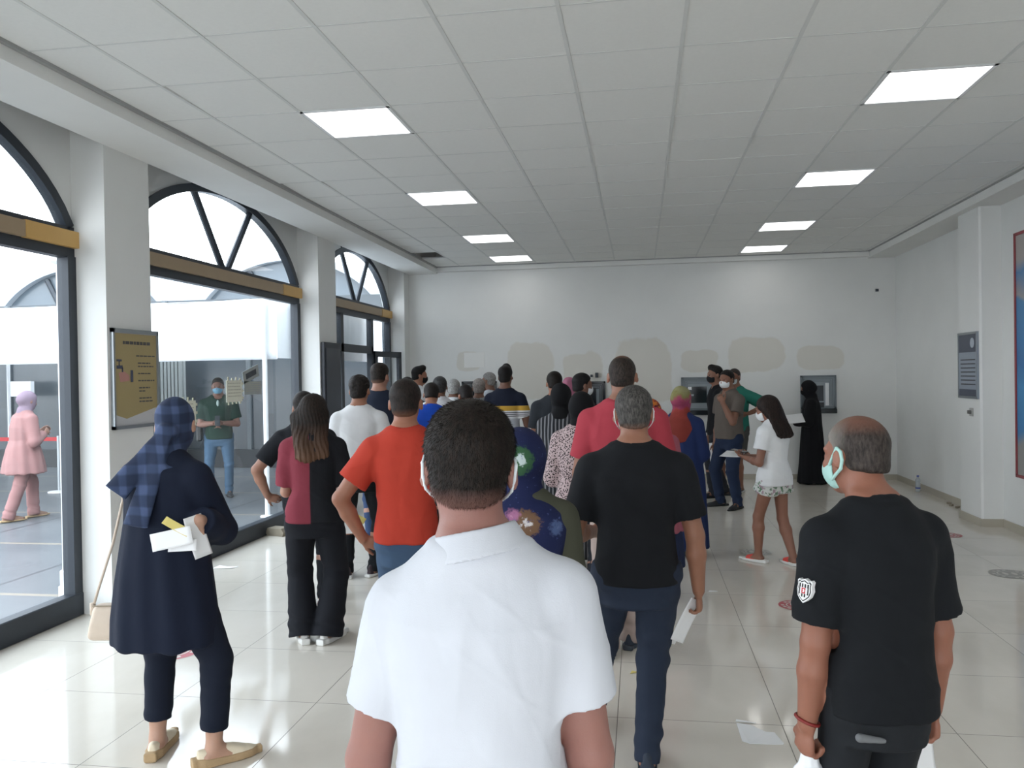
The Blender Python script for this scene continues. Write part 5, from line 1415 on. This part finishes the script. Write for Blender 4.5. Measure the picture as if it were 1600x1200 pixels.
# 31 girl
Gi = Person('girl in a white t-shirt, patterned shorts and red slides looking at a phone', u=1208, d=7.2, rel=52, H=1.49, w=.90, b=.95, h=.0078, fem=True, sk='885f4d', hs=.96, head=(22, 14, 0), hf=.02,
            L=((.18, .08, -1), (-.30, .92, .12), dict(curl=.6, palm=(-.3, 0, 1))), R=((.05, .30, -1), (-.42, .88, .08), dict(curl=.6, palm=(-.3, 0, 1))), fL=(-.05, .17, 6), fR=(.10, -.14, -20))
Gi.body(.007).tee(C('dfe1e3', .85, .35, 'girl_white_cotton'), hem=.47, sleeve=.56, e=.024, name='t_shirt', sl_r=1.18, folds=.007, flare=lambda z: .022*max(0, (.62-z)/.15))
def fshort(m, v):
    n = m.noise(v, 30, 3, .6); n2 = m.noise(v, 21, 3); c = m.mix(thr(m, n, .56, .02), 'cdd0cc', '5f7a64'); return m.mix(thr(m, n2, .60, .02), c, 'a08a94')
Gi.trousers(pat('leaf_print_cotton', fshort), name='shorts', th=.076, kn=.084, thigh=.34)

Gi.shoes(plain('coral_slide', 'd0433a', .5), S_white, style='slide', thick=.026)
Gi.long_hair(hairmat('17110f', '2e211c'), zend=.755, wide=.115, seed=5, off=(0, -.03)).mask('e2e5e6', straps=False).eyes()
# 32 woman in black
Ab = Person('woman in a black abaya and face veil holding papers by the right cash machine', u=1268, d=12.35, rel=88, H=1.55, w=1.02, h=.0105, fem=True, sk='7d5a49', head=(12, 10, 0), hf=.02, L=((.25, .2, -1), (-.5, .9, .05), dict(curl=.5)), R=((.20, .15, -1), (-.45, .9, .0), dict(curl=.5)))
Ab.body().robe(C('121317', .9, .3, 'black_abaya_cloth'), [(.012, .165, .14), (.2, .155, .12), (.45, .140, .105), (.60, .125, .09), (.72, .118, .086), (.80, .104, .070), (.83, .075, .055), (.86, .04, .04)], 'abaya', arms=(.044, .052, .058, .86), folds=.012, n=9)
Ab.hijab(C('121317', .9, .3, 'black_abaya_cloth'), name='veil', drop=.70, vol=.006, wide=.03).mask('121317', straps=False, mat=C('121317', .9, .3, 'black_abaya_cloth'), name='face_veil').eyes()
Ab.shoes(SHB)
# outside: man in green
Gm = Person('man in a green t-shirt, jeans and a blue mask standing outside behind the glass', pos=(-6.13, 11.2), rel=176, H=1.74, w=1.05, b=1.1, h=.0105, sk='8a6658', head=(-4, 8, 0), L=((.22, .10, -1), (-.78, .60, .10), dict(curl=.6)), R=((.22, .10, -1), (-.78, .60, .10), dict(curl=.6)), fL=(-.12, 0, 14), fR=(.12, 0, -14))
Gm.body().tee(C('223a31', .85, .35, 'bottle_green_cotton'), hem=.485, sleeve=.74, e=.022, name='t_shirt', sl_r=1.15).trousers(C('48627a', .85, .4, 'light_blue_denim'), an=.034, th=.060).shoes(SHB, S_black)
Gm.hair(hairmat('1d1816', '37302c'), t=.006, top=.010).mask('7fb2cc', straps=False).eyes()
q = sdf_mesh('shirt_print', [Ell((.0, .135, 1.37), (.02, .03, .05)), Cone((-.07, .12, 1.385), (.07, .12, 1.385), .006, .006, .003)], .006, plain('print_white', 'bfd0cc', .7), Gm.root)
# outside: woman in pink
Pw = Person('woman in a pink tunic and trousers with a mauve headscarf, walking outside', pos=(-7.68, 9.2), rel=-62, H=1.60, w=1.04, b=1.15, h=.0105, fem=True, head=(0, 12, 0), L=((.25, .25, -1), (-.5, .9, .5)), R=((.30, -.05, -1), (-.40, .7, .35)), fL=(-.05, .14, 6), fR=(.06, -.24, -6), lean=.05)
Pw.body().robe(C('96706e', .85, .3, 'pink_crepe'), [(.36, .165, .13), (.45, .150, .12), (.55, .125, .10), (.62, .105, .08), (.72, .108, .082), (.80, .100, .068), (.83, .07, .05), (.86, .04, .04)], 'tunic', arms=(.046, .044, .034, .85), folds=.010)
Pw.trousers(C('96706e', .85, .3, 'pink_crepe'), an=.044, kn=.046).shoes(plain('tan_sandal', '8b6a58', .7), S_tan, style='flat')
Pw.hijab(C('857482', .9, .3, 'mauve_scarf'), drop=.74, vol=.006)

# ------------------------------------------------------------------ held things and accessories
ZV = v3(0, 0, 1)
def off(p, **k): return p
# walking man's papers
c = Wk.palm('R', .085, .022); f = Wk.M[:3, :3]
R1 = axes(f@v3(-.45, -.1, -.85), f@v3(.5, -.75, -.3)); ln = R1[:, 1]
sheet_obj('folded_paper', c+ln*.055+f@v3(-.01, 0, 0), R1, .085, .20, 'folded white papers in the right hand of the walking man in black', 'papers', M_paper, .10)
sheet_obj('folded_paper', c+ln*.085+f@v3(-.012, .02, -.004), axes(f@v3(-.5, -.05, -.85), f@v3(.5, -.6, -.4)), .035, .18, 'narrow white slip sticking out under the folded papers', 'papers', M_paper, .05)
# right man's papers, bag and bracelet
f = B.M[:3, :3]; c = B.palm('R', .085, .012)
sheet_obj('paper_sheet', c+f@v3(.012, .02, -.10), axes(f@v3(.10, -.05, -1), f@v3(.5, -1, 0)), .10, .25, 'white sheet hanging from the right hand of the man with the shield badge', 'papers', M_paper, .12)
W_ = B.J['wrL']; d_ = unit(B.J['fdL'])
P = empty('bracelet', tuple(B.W(W_-d_*.012))); tag(P, 'dark red beaded bracelet on the left wrist of the man at the right', 'bracelet')
mb = MB(); a_ = unit(np.cross(d_, v3(0, 1, 0))); b_ = np.cross(d_, a_)
pts = [tuple(f@(a_*.033*math.cos(t)+b_*.030*math.sin(t)+d_*.010*math.cos(t))) for t in np.linspace(0, 2*PI, 33)]
mb.tube(pts, .0048, 8, False).build('band', plain('dark_red_beads', '7c2420', .5, 0, .2, .3, 40), P, True, False)
g = B.palm('L', .10, .02)
P = empty('plastic_bag', (g[0], g[1], g[2])); tag(P, 'white plastic bag carried in the left hand of the man at the right', 'bag')
def bagfn(X, Y, Z):
    r = np.interp(Z.ravel(), [-.36, -.33, -.2, -.08, -.02, .02], [.07, .10, .11, .07, .028, .022]).reshape(Z.shape)
    th = np.arctan2(Y, X); r = r*(1+.10*np.sin(th*7+Z*9)+.05*np.sin(th*13))
    return smax(np.sqrt(X*X+(Y*1.5)**2)-r, np.maximum(Z-.012, -.36-Z), .01)*.7
fn_mesh('bag_body', bagfn, (-.16, -.12, -.38), (.16, .12, .04), .006, plain('white_polythene', 'e2e5e8', .35, 0, .03), P)
# badge on the left sleeve
S, E = B.J['shL'], B.J['elL']; ud = B.J['udL']
out = unit(v3(-1, -.55, 0)); out = unit(out-ud*(out@ud)); side_ = np.cross(out, -ud)
cb = S+(E-S)*.46+out*(.0795)
MBd = Matrix(np.stack([side_, -ud, out], 1).tolist()).to_4x4(); MBd.translation = Vector(cb)
def shield(sc_, cx=0, cy=0):
    P_ = [(-1, .95), (-.78, 1.12), (-.5, 1.0), (0, 1.22), (.5, 1.0), (.78, 1.12), (1, .95), (.92, .5), (1.02, 0), (.82, -.62), (.42, -.98), (0, -1.25), (-.42, -.98), (-.82, -.62), (-1.02, 0), (-.92, .5)]
    return [(cx+x*sc_*.82, cy+y*sc_) for x, y in P_]
def bend(mb):      # wrap the badge round the sleeve
    mb.V = [(x, y, z-(x*x)/.155) for x, y, z in mb.V]; return mb
def sub(pts, z0, z1):
    mb = MB(); cx = sum(p[0] for p in pts)/len(pts); cy = sum(p[1] for p in pts)/len(pts); n = len(pts)
    V = [(cx, cy, z1)]+[(x, y, z1) for x, y in pts]+[(x, y, z0) for x, y in pts]
    F = [(0, 1+k, 1+(k+1) % n) for k in range(n)]+[(1+k, 1+n+k, 1+n+(k+1) % n, 1+(k+1) % n) for k in range(n)]
    return bend(mb.add(V, F))
bg = bpy.data.objects.new('sleeve_badge', None); COL.objects.link(bg); bg.parent = B.shirt; bg.matrix_local = MBd
bw, bk_, br_ = plain('badge_white', 'e6e6e6', .6, 0, .02), plain('badge_black', '111214', .6), plain('badge_red', 'c0202c', .6)
bg2 = bg
def bpart(nm, pts, z0, z1, mat): o = sub(pts, z0, z1).build(nm, mat, None); o.parent = B.shirt; o.matrix_local = MBd; return o
bpart('badge_edge', shield(.027), -.012, .004, bw); bpart('badge_field', shield(.0235), -.01, .005, bk_); bpart('badge_rim', shield(.021), -.01, .0056, bw)
for x in (-.012, -.004, .004, .012): bpart('badge_stripe', [(x-.002, -.017 if abs(x) < .01 else -.010), (x+.002, -.017 if abs(x) < .01 else -.010), (x+.002, .019), (x-.002, .019)], 0, .0062, bk_)
bpart('badge_flag', [(-.011, -.008), (.010, -.008), (.010, .009), (-.011, .009)], 0, .0070, bw); bpart('badge_flag_red', [(-.0055, -.007), (.005, -.007), (.005, .008), (-.0055, .008)], 0, .0078, br_)
bpart('badge_crescent', [(-.002, -.004), (.002, -.003), (.0005, .001), (.002, .005), (-.002, .006), (-.004, .001)], 0, .0083, bw)
bpy.data.objects.remove(bg2)
# rear pocket patch on the black jeans
# woman in navy: phone, papers, handbag
f = Wo.M[:3, :3]; c = Wo.palm('R', .075, .028)
phone(near(299, 741, 3.80), axes(CU+.5*CR, -CF+.2*CU), 'black phone held up by the woman in the navy coat')
c = Wo.palm('L', .09, .02)
f = Wo.M[:3, :3]
tc_ = unit(-(CF+CR*(280-800)/FPX))
sheet_obj('paper_sheet', near(309, 838, 3.50), axes(-CU+.30*CR, tc_+.9*CR), .085, .18, 'tall white sheet held at the side of the navy coat', 'papers', M_paper, .10)
sheet_obj('paper_slip', near(268, 842, 3.44), axes(-CR-.22*CU, tc_+.15*CU), .075, .175, 'white printed slip sticking out left of the hand on the navy coat', 'papers', M_paper, .03)
sheet_obj('paper_slip', near(285, 852, 3.46), axes(-CR-.05*CU, tc_+.3*CU), .05, .12, 'second white slip under the printed slip on the navy coat', 'papers', M_paper, .03)
sheet_obj('paper_slip', near(276, 823, 3.45), axes(-CR+.55*CU, tc_+.5*CU), .035, .12, 'pale yellow slip above the white slips on the navy coat', 'papers', bpy.data.materials['yellow_paper'], .15)
P = empty('handbag', tuple(Wo.W(v3(-.30, .03, .60))), Wo.th+.25); tag(P, 'small beige shoulder bag hanging at the left hip of the navy coat', 'handbag')
M_bag = plain('beige_leather', 'c9b9a8', .5, 0, .05, .1, 30)
def hb(X, Y, Z):
    return smax(smax(np.abs(X)-.105-.02*(-Z)/.1, np.abs(Y)-.042+.12*np.maximum(Z, 0), .03), np.abs(Z)-.085, .035)
fn_mesh('bag_body', hb, (-.13, -.06, -.1), (.13, .06, .1), .005, M_bag, P)
MB().tube([(-.10, 0, .06), (-.075, .0, .14), (.0, .0, .36), (.055, -.0, .58), (.075, .04, .66)], .0065, 8).build('strap', M_bag, P, True, False)
MB().tube([(-.10, -.0, .03), (-.10, -.0, .085)], .013, 8).build('strap_tab', M_bag, P, True, False)
MB().tube([(-.085, -.03, .078), (.085, -.03, .078)], .003, 6).build('zip', plain('zip_metal', '9c8f7c', .3, .6), P)
# zip pull hanging at the coat front
# papers with the person hidden behind the long haired woman
f = Hp.M[:3, :3]; c = Hp.palm('R', .09, .02)
sheet_obj('paper_sheet', c+f@v3(.0, .0, -.05), axes(f@v3(.05, 0, -1), f@v3(-.1, -1, 0)), .14, .21, 'white sheets hanging beside the black trousers of the long-haired woman', 'papers', M_paper, .10)
sheet_obj('paper_slip', c+f@v3(.10, .02, -.03), axes(f@v3(.9, 0, -.6), f@v3(.2, -1, .5)), .05, .15, 'curled pale yellow slip by the white t-shirt man', 'papers', bpy.data.materials['yellow_paper'], .3)
# girl's phone and sheet
f = Gi.M[:3, :3]; c = (Gi.palm('L', .09, .015)+Gi.palm('R', .09, .015))/2
sheet_obj('paper_sheet', c+f@v3(-.02, .07, -.005), axes(f@v3(-.2, 1, -.02), f@v3(-.3, .0, 1)), .15, .21, 'white sheet held flat by the girl in white', 'papers', M_paper, .05)
phone(c+f@v3(.0, .02, .025), axes(f@v3(-.2, 1, .15), f@v3(0, -.2, 1)), 'black phone in the hands of the girl in white')
# abaya papers
f = Ab.M[:3, :3]; c = (Ab.palm('L', .09, .01)+Ab.palm('R', .09, .01))/2
sheet_obj('paper_sheet', near(1243, 654, 12.05), axes(-CR-.1*CU, -CF+.9*CU), .17, .24, 'white papers held by the woman in the black abaya', 'papers', M_paper, .08)
phone(c+f@v3(.0, .04, .02), axes(f@v3(-.2, 1, .1), f@v3(0, -.1, 1)), 'dark phone on the papers of the woman in black')
# white sheets hanging from the man in black
f = Bk.M[:3, :3]; c = Bk.palm('L', .09, .02)
sheet_obj('paper_sheet', c+np.array([-.02, -.02, -.10]), axes(np.array([.05, 0, -1.]), np.array([-.1, -1, 0.])), .17, .27, 'white sheets hanging from the hand of the man in the black shirt', 'papers', M_paper, .06)
f = Gm.M[:3, :3]; c = (Gm.palm('L', .08, .01)+Gm.palm('R', .08, .01))/2
phone(c+f@v3(0, .03, .03), axes(np.array([0, 0, 1.]), f@v3(0, 1, .1)), 'pale phone held by the man in green outside')
# shoulder bag of the man in green
P = empty('shoulder_bag', tuple(Gm.W(v3(.27, -.02, .95))), Gm.th); tag(P, 'small dark bag at the side of the man in green outside', 'bag')
MB().box(-.04, .04, -.09, .09, -.13, .10, ch=.02).build('bag_body', M_black, P)

# worn grey patch on the seat of the black jeans
lp = np.linalg.inv(B.M)@np.append(near(1346, 1142, 2.2), 1)
yy = -.075*B.H*B.b
sdf_mesh('worn_patch', [Cone((lp[0]-.035, yy-.006, lp[2]+.004), (lp[0]+.035, yy-.006, lp[2]-.010), .012, .007, .004)], .004, cloth('6e7072', .9, .2), B.trs)
